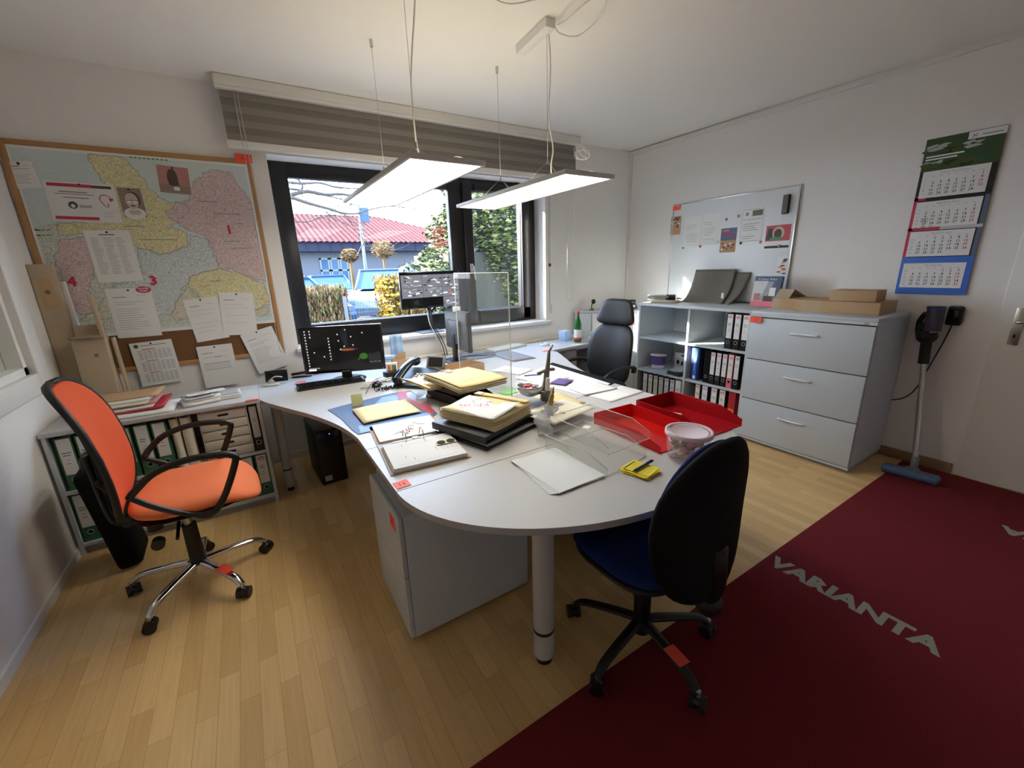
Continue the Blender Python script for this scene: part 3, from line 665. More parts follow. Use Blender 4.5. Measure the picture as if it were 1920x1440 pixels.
# ------------------------------------------------------------------ desks
ZT = .72
def leg(b, x, y, h_, r=.03):
    b.cyl((x, y, .03), (x, y, h_), r, 'lightgrey', seg=20).cyl((x, y, 0), (x, y, .03), r * .75, 'black').cyl((x, y, .16), (x, y, .17), r * 1.04, 'black'); return b
def bez(p0, c_, p1, n_=10): return [((1 - t) ** 2 * p0[0] + 2 * t * (1 - t) * c_[0] + t * t * p1[0], (1 - t) ** 2 * p0[1] + 2 * t * (1 - t) * c_[1] + t * t * p1[1]) for t in [k / n_ for k in range(n_ + 1)]]
XM = 1.19
def corner_desk(sg, label, name='corner_desk'):
    t = thing(name, label, 'desk', (XM, 0, 0))
    e = XM - .35
    def mx(pts): return [(q[0], q[1]) if sg < 0 else (-q[0], q[1]) for q in pts][::(1 if sg < 0 else -1)]
    out = [(-.002, 3.60), (-1.22, 3.60), (-1.22, 3.07)] + bez((-1.19, 2.98), (-1.07, 2.72), (-1.0, 2.58), 4) + bez((-.98, 2.53), (-.86, 2.25), (-e, 2.0), 8) + [(-e, 1.845), (-.002, 1.845)]
    b = MB(); b.prism(mx(out)[::-1], ZT - .025, ZT, 'desk', 'edge'); b.build('desk_top', t)
    b = MB(); o2 = [(-.002, 1.84), (-e, 1.84), (-e, 1.395), (-.002, 1.395)]; b.prism(mx(o2)[::-1], ZT - .025, ZT, 'desk', 'edge'); b.build('extension_top', t)
    for x, y in ((-1.14, 3.16), (-1.14, 3.52), (-.10, 3.52), (-e + .08, 1.92)):
        b = MB(); leg(b, x * (1 if sg < 0 else -1), y, ZT - .025); b.build('leg', t)
    b = MB(); b.box(*(sorted((-1.1 * -sg, -.12 * -sg)) if sg > 0 else (-1.1, -.12)), 3.45, 3.49, ZT - .085, ZT - .026, 'lightgrey').box(-.45 if sg < 0 else .4, -.40 if sg < 0 else .45, 1.5, 3.4, ZT - .085, ZT - .026, 'lightgrey'); b.build('frame_rail', t)
    return t
corner_desk(-1, 'light grey corner desk on the left with the black keyboard on it')
corner_desk(1, 'light grey corner desk on the right beside the black leather chair')
t = thing('conference_table', 'rounded light grey end table where the desks meet, with plastic sleeves on it', 'table', (XM, 1.392, 0))
b = MB(); b.prism([(-.84, -.001)] + [(-.84 * math.cos(PI * k / 48) , -.001 - .625 * math.sin(PI * k / 48)) for k in range(1, 48)] + [(.84, -.001)], ZT - .025, ZT, 'desk', 'edge'); b.build('table_top', t)
b = MB(); x, y = .765 - XM, 1.055 - 1.392
b.cyl((x, y, .03), (x, y, ZT - .025), .04, 'lightgrey', seg=28).cyl((x, y, 0), (x, y, .03), .032, 'black').cyl((x, y, .145), (x, y, .158), .0415, 'black', seg=28); b.build('leg', t)
t = thing('side_desk', 'narrow light grey desk run along the back wall under the window, with the green bottle', 'desk', (2.41, 3.12, 0))
b = MB(); b.prism([(.002, .02), (.9, .10), (.88, .40), (.80, .48), (.002, .48)], ZT - .025, ZT, 'desk', 'edge'); b.build('desk_top', t)
b = MB(); leg(b, .84, .18, ZT - .025); b.build('leg', t)
# shelf under the side desk with files
t = thing('low_cabinet', 'low grey cabinet with open file bay under the side desk', 'cabinet', (2.50, 3.24, 0))
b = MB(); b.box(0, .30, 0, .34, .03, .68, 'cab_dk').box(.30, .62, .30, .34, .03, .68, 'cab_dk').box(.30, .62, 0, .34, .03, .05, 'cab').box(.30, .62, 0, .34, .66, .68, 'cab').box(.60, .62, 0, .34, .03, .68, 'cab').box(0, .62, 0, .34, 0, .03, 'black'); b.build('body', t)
b = MB(); b.box(.005, .295, -.016, -.001, .36, .675, 'cab_dk', .002).box(.005, .295, -.016, -.001, .035, .355, 'cab_dk', .002); b.build('drawer_front', t)

# roller pedestals
def pedestal(label, x0, x1, y0, y1, sgx, tagit):
    t = thing('drawer_pedestal', label, 'pedestal', ((x0 + x1) / 2, (y0 + y1) / 2, 0), 0, 'drawer pedestals under the desks'); hx = (x1 - x0) / 2; hy = (y1 - y0) / 2
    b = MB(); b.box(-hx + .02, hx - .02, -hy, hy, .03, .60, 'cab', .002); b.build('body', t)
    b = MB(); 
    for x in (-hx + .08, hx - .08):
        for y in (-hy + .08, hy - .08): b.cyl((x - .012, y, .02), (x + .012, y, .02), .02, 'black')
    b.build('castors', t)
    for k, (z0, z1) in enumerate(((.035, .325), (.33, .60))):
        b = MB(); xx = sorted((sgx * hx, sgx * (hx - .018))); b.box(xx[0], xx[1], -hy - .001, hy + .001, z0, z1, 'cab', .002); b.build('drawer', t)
    return t
pedestal('light grey pedestal with two drawers beside the front table leg, orange tag on it', .345, .95, 1.405, 1.83, -1, 1)
pedestal('light grey pedestal half hidden under the right desk behind the blue chair', 1.35, 1.95, 1.42, 1.80, 1, 0)

# ------------------------------------------------------------------ orange number tags
def tagpiece(label, loc, rot, w_=.055, h_=.04, num='1', group='orange number tags'):
    b = MB(); b.box(0, w_, -.0008, 0, 0, h_, 'tag'); b.text(num, w_ / 2, h_ * .28, h_ * .42, 'ink', -.0012, center=True)
    return solo('number_tag', label, 'tag', b, loc, rot, group)
def tag_flat(label, px, py, z, rz, num, w_=.06, h_=.045):
    p = PZ(px, py, z); return tagpiece(label, (p.x, p.y, z + .0012), (FLAT, 0, rz), w_, h_, num)
tag_flat('orange tag on the left desk edge beside the open ring binder', 745, 918, ZT, R(2), '11', .055, .055)
tag_flat('orange tag on the front corner of the left shelf top', 460, 753, .74, R(0), '10', .075, .025)
tag_flat('orange tag on the right end of the right desk by the red trays', 1240, 747, ZT, R(0), '9', .04, .03)
tag_flat('orange tag on the side desk behind the metal candle holder', 1021, 660, ZT, R(0), '8', .09, .05)
tag_flat('orange tag at the stapler left of the monitor foot', 553, 719, ZT + .012, R(-10), '7', .07, .045)
tagpiece('orange tag on the drawer of the front pedestal', (.3435, 1.52, .515), (0, 0, -PI / 2), .07, .06, '12')
tagpiece('orange tag numbered 12 on the top right corner of the pinboard', (.105, YB - .031, 2.262), 0, .10, .055, '12')
tagpiece('orange tag on the top left corner of the whiteboard', (XR - .0262, 3.10, 2.03), (0, 0, -PI / 2), .085, .045, '14')
tagpiece('orange tag on the top drawer of the filing cabinet', (3.4125, 1.83, 1.02), (0, 0, -PI / 2), .09, .045, '16')

# ------------------------------------------------------------------ filing cabinet and open shelves on the right wall
CX = 3.43
t = thing('filing_cabinet', 'light grey filing cabinet with three wide drawers, cardboard boxes on top', 'filing cabinet', (CX, 1.02, 0))
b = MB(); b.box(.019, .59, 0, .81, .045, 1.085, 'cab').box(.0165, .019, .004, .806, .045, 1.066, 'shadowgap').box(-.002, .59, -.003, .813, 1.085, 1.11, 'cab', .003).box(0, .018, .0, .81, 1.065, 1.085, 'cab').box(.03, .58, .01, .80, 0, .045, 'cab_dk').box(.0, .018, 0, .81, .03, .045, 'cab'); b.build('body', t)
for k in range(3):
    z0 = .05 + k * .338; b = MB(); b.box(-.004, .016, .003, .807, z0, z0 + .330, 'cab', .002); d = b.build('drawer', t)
    b = MB(); z = z0 + .235
    b.tube([(-.004, .32, z), (-.024, .325, z), (-.029, .40, z), (-.024, .49, z), (-.004, .495, z)], .0062, 'handle', 8, 3); b.build('handle', d)
b = MB(); b.cyl((-.006, .06, 1.075), (.0, .06, 1.075), .009, 'chrome'); b.build('lock', t)
t = thing('open_shelf', 'light grey open shelf unit with lever arch files beside the filing cabinet', 'shelf', (CX + .015, 1.835, 0))
D = .57; W = 1.165
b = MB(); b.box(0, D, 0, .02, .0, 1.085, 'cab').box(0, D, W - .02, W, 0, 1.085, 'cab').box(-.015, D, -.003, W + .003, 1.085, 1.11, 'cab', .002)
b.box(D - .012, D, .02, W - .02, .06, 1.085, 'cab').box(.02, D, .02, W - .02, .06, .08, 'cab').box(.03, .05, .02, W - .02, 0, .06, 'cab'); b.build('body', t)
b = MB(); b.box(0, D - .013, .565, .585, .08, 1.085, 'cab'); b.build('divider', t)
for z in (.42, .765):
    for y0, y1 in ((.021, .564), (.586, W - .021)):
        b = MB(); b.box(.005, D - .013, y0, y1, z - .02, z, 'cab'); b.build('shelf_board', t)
# corner cabinet
t = thing('corner_cabinet', 'grey cabinet standing across the room corner behind the black leather chair', 'cabinet', (3.17, 3.71, 0))
P4 = [(0, 0), (.49, -.57), (.80, -.57), (.80, 0)]
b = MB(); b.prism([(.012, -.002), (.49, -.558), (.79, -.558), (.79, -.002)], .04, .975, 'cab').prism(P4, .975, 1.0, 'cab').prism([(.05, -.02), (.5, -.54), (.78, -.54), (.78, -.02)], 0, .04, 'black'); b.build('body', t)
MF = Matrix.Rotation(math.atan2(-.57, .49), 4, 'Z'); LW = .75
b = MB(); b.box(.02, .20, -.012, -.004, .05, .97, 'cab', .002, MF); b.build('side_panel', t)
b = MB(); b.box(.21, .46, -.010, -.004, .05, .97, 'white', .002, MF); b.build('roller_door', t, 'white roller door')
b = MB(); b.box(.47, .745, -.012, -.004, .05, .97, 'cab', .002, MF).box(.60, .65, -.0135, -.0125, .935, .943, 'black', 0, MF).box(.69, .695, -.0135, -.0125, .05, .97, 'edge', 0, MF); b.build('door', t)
b = MB(); b.box(0, .06, -.0008, 0, 0, .05, 'tag'); b.text('15', .03, .015, .02, 'ink', -.0012, center=True)
solo('number_tag', 'orange tag on the corner cabinet beside the black chair headrest', 'tag', b, (3.17 + .615 * math.cos(math.atan2(-.57, .49)) - .0145 * .76, 3.71 + .615 * math.sin(math.atan2(-.57, .49)) - .0145 * .65, .85), (0, 0, math.atan2(-.57, .49)), 'orange number tags')

# ------------------------------------------------------------------ left shelf with files and flat drawers
SX0, SX1, SY0, SY1 = -1.025, -.035, 3.02, 3.45
t = thing('low_shelf', 'low light grey shelf under the map filled with green files', 'shelf', (SX0, SY0, 0)); W = SX1 - SX0; D = SY1 - SY0
xd = -.395 - SX0
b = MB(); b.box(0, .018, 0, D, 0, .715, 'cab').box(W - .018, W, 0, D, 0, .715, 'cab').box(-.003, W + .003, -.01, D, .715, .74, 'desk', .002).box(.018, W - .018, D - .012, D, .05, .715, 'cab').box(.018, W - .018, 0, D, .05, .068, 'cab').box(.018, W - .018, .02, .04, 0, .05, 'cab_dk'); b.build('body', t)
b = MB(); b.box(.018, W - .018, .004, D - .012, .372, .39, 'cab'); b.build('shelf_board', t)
# drawer box unit
t = thing('drawer_box', 'pale box of five flat drawers with oval grips inside the low left shelf', 'drawer box', (-.365, SY0 + .012, .3915)); w_ = .252
b = MB(); b.box(0, .004, 0, .33, 0, .315, 'trimwhite').box(w_ - .004, w_, 0, .33, 0, .315, 'trimwhite').box(0, w_, .32, .33, 0, .315, 'trimwhite').box(0, w_, 0, .33, .311, .315, 'trimwhite').box(0, w_, .004, .33, 0, .004, 'trimwhite'); b.build('case', t)
for k in range(5):
    z = .006 + k * .0612; b = MB(); b.box(.006, w_ - .006, -.003, .30, z, z + .055, 'beigeplastic', .002)
    b.box(w_ / 2 - .022, w_ / 2 + .022, -.0042, -.003, z + .024, z + .038, 'black').cyl((w_ / 2 - .022, -.0042, z + .031), (w_ / 2 - .022, -.003, z + .031), .007, 'black', seg=12).cyl((w_ / 2 + .022, -.0042, z + .031), (w_ / 2 + .022, -.003, z + .031), .007, 'black', seg=12); b.build('drawer', t)

# ------------------------------------------------------------------ lever arch files
def binder(label, loc, rz, w_, h_, body, lab='paper', logo='rednote', lines_=(), group=None, d=.285, name='lever_arch_file', lx=0, text=None, low=None, seed=1):
    t = thing(name, label, 'file', loc, rz, group)
    b = MB(); b.box(-w_ / 2, w_ / 2, 0, .0025, 0, h_, body).box(-w_ / 2, -w_ / 2 + .0025, 0, d, 0, h_, body).box(w_ / 2 - .0025, w_ / 2, 0, d, 0, h_, body)
    b.box(-w_ / 2 + .006, w_ / 2 - .012, .02, d - .012, .006, h_ - .012, 'paper'); b.build('cover', t)
    if lab:
        b = MB(); lw = w_ * .74; z0 = h_ * .30; z1 = h_ * .975
        b.box(-lw / 2, lw / 2, -.001, 0, z0, z1, lab)
        if logo:
            b.poly([(lw * .40 * math.cos(a * PI / 8), z1 - .024 + .012 * math.sin(a * PI / 8)) for a in range(16)], logo, -.0014)
            b.rect(-lw * .30, z1 - .024, lw * .6, .0045, 'paper', -.0018).rect(-lw * .27, z1 - .031, lw * .54, .0045, 'paper', -.0018)
        r = random.Random(seed)
        for k, (zz, ww) in enumerate(((.60, .8), (.53, .65), (.40, .25), (.30, .5))): b.rect(-lw * ww / 2 * .9, z0 + (z1 - z0) * zz, lw * ww * .9 * (.7 + .3 * r.random()), .004, 'ink' if k < 2 else 'ink_grey', -.0015)
        b.build('spine_label', t)
    if low: b = MB(); b.box(-w_ * .40, w_ * .40, -.0012, 0, h_ * .04, h_ * .42, low); b.build('spine_sticker', t)
    b = MB(); z = h_ * .19; n_ = 16; ring = [(.013 * math.cos(2 * PI * k / n_), -.0025, z + .013 * math.sin(2 * PI * k / n_)) for k in range(n_ + 1)]
    b.tube(ring, .0022, 'steel', 6, 0).poly([(.011 * math.cos(2 * PI * k / n_), z + .011 * math.sin(2 * PI * k / n_)) for k in range(n_)], 'blackmatte', -.0016); b.build('finger_ring', t)
    return t
def row(xs, what):
    for k, (y, w_, body, lab, lbl) in enumerate(xs): pass
FX = CX + .035
def shelf_binders(z, items, group, h_=.315):
    for k, (yc, w_, body, lab, label, kw) in enumerate(items):
        binder(label, (FX, yc, z + .001), -PI / 2, w_, h_ * kw.pop('hs', 1), body, lab, group=group, seed=k, **kw)
G = 'files on the open shelf right of the divider'
shelf_binders(.765, [(2.024 - k * .068, .064, 'black', 'paper', 'black file with long white label on the top right shelf, %s' % ('leftmost of three', 'middle of three', 'beside the filing cabinet')[k], {}) for k in range(3)], 'black files on the top right shelf', .305)
shelf_binders(.42, [(2.143 - k * .0555, .052, 'pink_file' if k == 3 else 'black', 'paper', ['narrow black file on the middle right shelf, next to the thick black file', 'narrow black file on the middle right shelf, second of the white labelled row', 'narrow black file on the middle right shelf, left of the pink one', 'narrow pink file on the middle right shelf', 'narrow black file on the middle right shelf, between the pink file and the cabinet'][k], {'logo': 'rednote' if k != 4 else 'blue_dk'}) for k in range(5)], 'narrow files on the middle right shelf', .30)
binder('thick black file without label beside the bright blue file', (FX + .01, 2.205, .421), -PI / 2, .062, .31, 'blackmatte', None, group=None)
b = MB(); b.box(-.0425, .0425, 0, .20, 0, .305, 'blue_dk', .004).rect(-.018, .005, .036, .29, 'blue_file', -.001); Mr = Matrix.Translation((.009, 0, .10)) @ Matrix.Rotation(-PI / 2, 4, 'Y')
b.text('POWER', 0, 0, .018, 'white', -.0018, width=.13, M=Mr).rect(-.014, .012, .028, .03, 'white', -.0016)
solo('blue_file_box', 'dark and bright blue file box with white upright lettering on the middle shelf', 'file box', b, (FX + .01, 2.325, .421 + .0), -PI / 2)
shelf_binders(.08, [(2.265, .058, 'black', 'paper_cream', 'black file with cream label beside the divider on the bottom right shelf', {'hs': 1.0}), (2.192, .068, 'blue_dk', 'paper', 'dark blue file with white label on the bottom right shelf', {}),
    (2.10, .068, 'green_dk', 'paper', 'dark green file with white label on the bottom right shelf', {}), (2.02, .068, 'black', 'paper', 'black file with white label left of the red file on the bottom right shelf', {}),
    (1.93, .066, 'red_file', None, 'red file with an orange and cream sticker low on its spine', {'low': 'paper_cream'})], G, .315)
b = MB(); b.box(-.026, .026, -.0008, 0, 0, .045, 'orange_file'); solo('orange_sticker', 'small orange sticker on the spine of the red file', 'sticker', b, (FX - .0002, 1.93, .08 + .115), -PI / 2)
cols = ['blue_dk', 'black', 'green_dk', 'green_dk', 'green_dk', 'black', 'white']
shelf_binders(.08, [(2.885 - k * .0675, .064, cols[k], 'paper_cream' if k in (1, 2, 3) else 'paper', '%s file, %s from the left in the bottom left bay behind the desk' % (('dark blue', 'black', 'dark green', 'dark green', 'dark green', 'black', 'white')[k], ORD[k]), {'logo': None if k in (0, 6) else 'rednote'}) for k in range(7)], 'files in the bottom left bay of the open shelf', .30)
# left low shelf files
for k, x in enumerate((-.955, -.875, -.795, -.715, -.635, -.555)):
    if k < 0: continue
    binder('green file in the upper row of the low left shelf, %s from the left wall' % ORD[k], (x, SY0 + .02, .391), 0, .074, .305, 'green_file', 'paper', logo=None, group='green files upper row', seed=k)
for k in range(12):
    x = -.965 + k * .0795
    binder('green bottom row file in the low left shelf, %s' % ('at the right end by the desk' if k == 11 else ('leftmost', 'second', 'third', 'fourth', 'fifth', 'sixth', 'seventh', 'eighth', 'ninth', 'tenth', 'next to the rightmost')[k] + (' from the left wall' if 0 < k < 10 else '')), (x, SY0 + .02, .069), 0, .074, .295, 'green_file', 'paper', logo='rednote' if k == 11 else None, group='green files bottom row', seed=k)
binder('narrow black file at the right end of the upper row in the low left shelf', (-.082, SY0 + .015, .391), 0, .052, .31, 'black', 'lightgrey', logo=None)
b = MB()
for k, (x, r_) in enumerate(((0, .030), (.058, .026))): b.cyl((x, .03, 0), (x, .06, .30), r_, 'paper_cream', seg=18)
for q, lab in ((0, 'left one of two cream paper rolls standing in the low left shelf'), (1, 'right one of two cream paper rolls standing in the low left shelf')):
    b = MB(); b.cyl((0, 0, 0), (0, .0, .30), .028 if q else .022, 'paper_cream', seg=18).cyl((0, 0, .298), (0, 0, .301), .018, 'kraft', seg=14)
    solo('paper_roll', lab, 'paper roll', b, (-.487 + q * .056, SY0 + .05, .391), 0, 'paper rolls')
for k in range(3):
    binder('dark file seen end on under the side desk, %s' % ('left', 'middle', 'right')[k], (2.84 + k * .078, 3.26, .051), 0, .07, .30, ('black', 'cab_dk', 'green_dk')[k], 'paper_cream', logo=None, group='files under the side desk')
# ------------------------------------------------------------------ pinboard, map and pinned papers
BX0, BX1, BZ0, BZ1 = XL + .012, .197, .90, 2.285
t = thing('pinboard', 'large brown cork pinboard with wooden frame on the back wall', 'pinboard', (BX0, YB - .001, BZ0)); W = BX1 - BX0; H = BZ1 - BZ0
b = MB(); b.box(.015, W - .015, -.014, 0, .015, H - .015, 'cork'); b.build('cork_panel', t)
b = MB()
for a in ((0, .028, 0, H), (W - .028, W, 0, H), (.028, W - .028, 0, .028), (.028, W - .028, H - .028, H)): b.box(a[0], a[1], -.022, 0, a[2], a[3], 'frame_wood', .003)
b.build('frame', t)
YM = YB - .0165
def bp(px, py, y=YM): q = PY(px, py, y); return (q.x, q.z)
t_ = MB(); mx0 = BX0 + .03; mx1 = BX1 - .03; mz1 = BZ1 - .03; mz0 = 1.145
def MP(pts): return [(min(max(x, mx0 + .012), mx1 - .012) - mx0, min(max(z, mz0 + .02), mz1 - .015) - mz0) for x, z in (bp(*q) for q in pts)]
t_.box(0, mx1 - mx0, -.0012, 0, 0, mz1 - mz0, 'paper').rect(.012, .02, mx1 - mx0 - .024, mz1 - mz0 - .035, 'map_sea', -.0016)
Y1 = -.0020; Y2 = -.0024; Y3 = -.0028
regs = [('map_land', [(0, 425), (110, 415), (115, 445), (130, 520), (150, 575), (60, 600), (0, 500)]),
 ('map_land', [(115, 440), (350, 465), (480, 420), (512, 560), (512, 592), (200, 620), (150, 600)]),
 ('map_yellow', [(160, 268), (215, 275), (238, 300), (262, 330), (300, 372), (350, 385), (352, 400), (320, 425), (352, 440), (350, 462), (300, 476), (255, 462), (210, 438), (112, 442), (112, 418), (160, 415), (180, 380), (200, 350), (165, 300)]),
 ('map_pink', [(362, 342), (395, 318), (430, 322), (450, 352), (468, 372), (478, 400), (482, 440), (492, 480), (500, 530), (450, 512), (412, 502), (402, 470), (386, 444), (352, 432), (310, 402), (330, 380), (355, 375)]),
 ('map_pink', [(115, 447), (165, 445), (178, 500), (165, 545), (180, 585), (150, 590), (122, 560), (118, 520), (100, 480), (112, 470)]),
 ('map_blue', [(258, 465), (300, 478), (352, 464), (356, 440), (386, 447), (400, 475), (408, 503), (355, 518), (338, 555), (322, 590), (296, 592), (255, 598), (205, 540), (265, 520)]),
 ('map_yellow', [(356, 520), (410, 504), (455, 514), (496, 535), (508, 566), (480, 580), (410, 580), (372, 556), (352, 535)]),
 ('map_cream', [(336, 556), (352, 537), (372, 556), (410, 582), (480, 582), (508, 570), (500, 590), (330, 600), (322, 590)]),
 ('map_cream', [(200, 556), (255, 598), (150, 600), (180, 585)])]
for i, (m_, pts) in enumerate(regs):
    q = MP(pts); rr = random.Random(i); P2 = []
    for k in range(len(q)):
        a = q[k]; c_ = q[(k + 1) % len(q)]; P2.append(a); L_ = math.hypot(c_[0] - a[0], c_[1] - a[1]); n_ = max(1, int(L_ / .022))
        for j in range(1, n_): P2.append((a[0] + (c_[0] - a[0]) * j / n_ + rr.uniform(-.010, .010), a[1] + (c_[1] - a[1]) * j / n_ + rr.uniform(-.010, .010)))
    P2 = [(min(max(x, .013), mx1 - mx0 - .013), min(max(z, .021), mz1 - mz0 - .016)) for x, z in P2]
    t_.poly(P2, m_, Y1 - i * .00003)
    if i > 1:
        for k in range(len(P2)):
            a = Vector((P2[k][0], 0, P2[k][1])); c_ = Vector((P2[(k + 1) % len(P2)][0], 0, P2[(k + 1) % len(P2)][1])); d = (c_ - a)
            if d.length < 1e-4: continue
            n_ = Vector((-d.z, 0, d.x)).normalized() * .0014
            t_.add([(v.x, Y2, v.z) for v in (a - n_, c_ - n_, c_ + n_, a + n_)], [(0, 1, 2, 3)], 'ink_grey')
for ch, px, py, h_ in (('1', 431, 438, .055), ('3', 290, 534, .06), ('4', 137, 536, .055)):
    x, z = MP([(px, py)])[0]; t_.text(ch, x, z, h_, 'rednote', Y3, center=True, bold=.05)
for px, py in ((150, 498), (215, 488), (318, 513), (268, 512), (375, 489), (300, 435), (333, 395), (385, 539), (455, 496), (483, 484), (490, 562), (245, 338), (422, 395), (185, 560)):
    x, z = MP([(px, py)])[0]; t_.text(str(20 + (px * 7) % 70), x, z, .012, 'ink_red' if px % 2 else 'ink', Y3, center=True)
for px, py, w_ in ((370, 378, .12), (400, 401, .16), (420, 453, .10), (432, 466, .13), (265, 450, .19), (395, 528, .06), (235, 425, .10), (440, 420, .05)):
    x, z = MP([(px, py)])[0]; t_.rect(x, z, w_, .005, 'ink_grey', Y3)
for k in range(9): x, z = MP([(243 + k * 8.3, 296 + k * .7)])[0]; t_.rect(x, z, .014, .008, 'ink_green', Y3)
for k in range(12): x, z = MP([(43 + (k % 6) * 9, 432 + (k // 6) * 10)])[0]; t_.rect(x, z, .016, .006, 'ink_green', Y3)
solo('wall_map', 'large coloured road map of Germany with red area numbers pinned to the board', 'map', t_, (mx0, YM, mz0))
def sheet_on_wall(name, label, cat, tl, tr, bl, depth, draw, group='papers pinned on the board', n_=1, pins=1, th=.0008):
    """upright sheet on the back wall, hung from its top left corner"""
    y = YB - depth; A = PY(*tl, y); B_ = PY(*tr, y); D_ = PY(*bl, y)
    w_ = math.hypot(B_.x - A.x, B_.z - A.z); h_ = math.hypot(D_.x - A.x, D_.z - A.z); ang = -math.atan2(B_.z - A.z, B_.x - A.x)
    ang = (ang + -math.atan2(D_.x - A.x, A.z - D_.z)) / 2 if abs(ang) < .5 else ang
    t = thing(name, label, cat, (A.x, y, A.z), (0, ang, 0), group)
    b = MB(); b.box(0, w_, -th, 0, -h_, 0, 'paper')
    if n_ > 1: b.box(.006, w_ + .004, .0005, .0012, -h_ - .004, -.004, 'paper')
    b.M = Matrix.Translation((0, -(th - .0008), 0)); draw(b, w_, h_); b.build('sheet', t)
    if pins:
        b = MB(); b.cyl((w_ * .5, 0, -.012), (w_ * .5, -.010, -.012), .004, 'black' if pins == 1 else 'steel', .006, seg=10); b.build('pin', t)
    return t
def letter(head=1, n_=12, seed=1, col='ink_grey', logo=None):
    def f(b, w_, h_):
        if logo: logo(b, w_, h_)
        if head: b.rect(w_ * .12, -h_ * .18, w_ * .3, .003, 'ink', -.0015).rect(w_ * .65, -h_ * .15, w_ * .22, .002, 'ink_light', -.0015)
        b.lines(w_ * .12, -h_ * .28, w_ * .74, n_, h_ * .6 / n_, col, .0018, -.0015, seed)
    return f
def tbl(cols, rows, seed=1, title=1, col='ink_grey'):
    def f(b, w_, h_):
        if title: b.rect(w_ * .3, -h_ * .09, w_ * .35, .005, 'ink', -.0015)
        r = random.Random(seed)
        for c_ in range(cols):
            for k in range(rows): b.rect(w_ * (.10 + .82 * c_ / cols), -h_ * .15 - k * h_ * .72 / rows, w_ * .82 / cols * (.45 + .4 * r.random()), .0022, col, -.0015)
    return f
def redlogo(b, w_, h_):
    cx_, cz_ = w_ * .84, -.012; b.poly([(cx_ + .040 * math.cos(a * PI / 12), cz_ + .021 * math.sin(a * PI / 12)) for a in range(24)], 'rednote', -.0016)
    b.text('POLSTER', cx_, cz_ + .003, .009, 'paper', -.002, width=.056, center=True, bold=.03).text('PUNKT', cx_, cz_ - .012, .009, 'paper', -.002, width=.042, center=True, bold=.03)
sheet_on_wall('paper_sheet', 'faded notice pinned at the far left top of the map', 'paper', (8, 303), (57, 301), (30, 354), .0195, letter(1, 8, 2, 'ink_grey'))
def notice(b, w_, h_):
    b.rect(w_ * .04, -h_ * .12, w_ * .62, h_ * .08, 'rednote', -.0015).rect(w_ * .66, -h_ * .12, w_ * .29, h_ * .07, 'sepia_dk', -.0015).rect(w_ * .04, -h_ * .95, w_ * .62, h_ * .08, 'rednote', -.0015)
    b.rect(w_ * .18, -h_ * .26, w_ * .4, .006, 'ink_grey', -.0015).rect(w_ * .12, -h_ * .31, w_ * .55, .004, 'ink_grey', -.0015).rect(w_ * .22, -h_ * .40, w_ * .36, .004, 'ink_red', -.0015)
    b.poly([(w_ * .33 + .021 * math.cos(a * PI / 8), -h_ * .58 + .021 * math.sin(a * PI / 8)) for a in range(16)], 'ink', -.0015).poly([(w_ * .33 + .010 * math.cos(a * PI / 8), -h_ * .60 + .011 * math.sin(a * PI / 8)) for a in range(16)], 'paper', -.0018)
    b.rect(w_ * .42, -h_ * .64, w_ * .18, h_ * .07, 'ink_light', -.0015)
    b.tube([(w_ * .82 + .026 * math.cos(a), -.002, -h_ * .40 + .028 * math.sin(a)) for a in [k * .5 for k in range(-1, 9)]] + [(w_ * .80, -.002, -h_ * .58), (w_ * .84, -.002, -h_ * .60), (w_ * .85, -.002, -h_ * .50)], .0022, 'rednote', 5, 1)
    b.rect(w_ * .88, -h_ * .42, .018, .013, 'rednote', -.0016); b.lines(w_ * .74, -h_ * .74, w_ * .2, 3, .012, 'ink_light')
sheet_on_wall('notice_sheet', 'white landscape notice with two red bars and a light bulb drawing on the map', 'notice', (79, 338), (213, 347), (101, 414), .0205, notice)
def boy(b, w_, h_):
    b.rect(0.002, -h_ + .002, w_ - .004, h_ - .004, 'sepia', -.0012)
    def e(cx_, cz_, rx, rz, m_, y): b.poly([(cx_ * w_ + rx * w_ * math.cos(a * PI / 10), -cz_ * h_ + rz * h_ * math.sin(a * PI / 10)) for a in range(20)], m_, y)
    e(.5, .86, .46, .20, 'paper', -.0014); e(.56, .40, .30, .27, 'sepia_dk', -.0015); e(.50, .44, .27, .27, 'sepia_lt', -.0017)
    e(.38, .46, .09, .07, 'paper', -.0020); e(.62, .46, .09, .07, 'paper', -.0020); b.rect(w_ * .26, -h_ * .43, w_ * .5, h_ * .02, 'sepia_dk', -.0022); e(.5, .60, .10, .025, 'sepia_dk', -.002)
    e(.40, .82, .14, .09, 'sepia_lt', -.0021); e(.62, .82, .14, .09, 'sepia_lt', -.0021)
sheet_on_wall('photo_print', 'sepia photo of a laughing child with round glasses pinned on the map', 'photo', (217, 351), (263, 352), (232, 408), .0200, boy, 'photos pinned on the map')
def pic2(b, w_, h_):
    b.rect(0.001, -h_ + .001, w_ - .002, h_ - .002, 'rose', -.0012).rect(0.001, -h_ + .001, w_ - .002, h_ * .3, 'sepia', -.0013)
    b.poly([(w_ * (.45 + .17 * math.cos(a * PI / 8)), -h_ * (.42 + .32 * math.sin(a * PI / 8))) for a in range(16)], 'sepia_dk', -.0015).poly([(w_ * .3, -h_ * .7), (w_ * .65, -h_ * .7), (w_ * .55, -h_ * .2), (w_ * .4, -h_ * .2)], 'sepia_dk', -.0016)
    b.rect(w_ * .45, -h_ * .88, w_ * .18, h_ * .13, 'paper', -.0018)
sheet_on_wall('photo_print', 'reddish photo print with a dark figure at the top middle of the map', 'photo', (292, 308), (352, 314), (299, 360), .0200, pic2, 'photos pinned on the map')
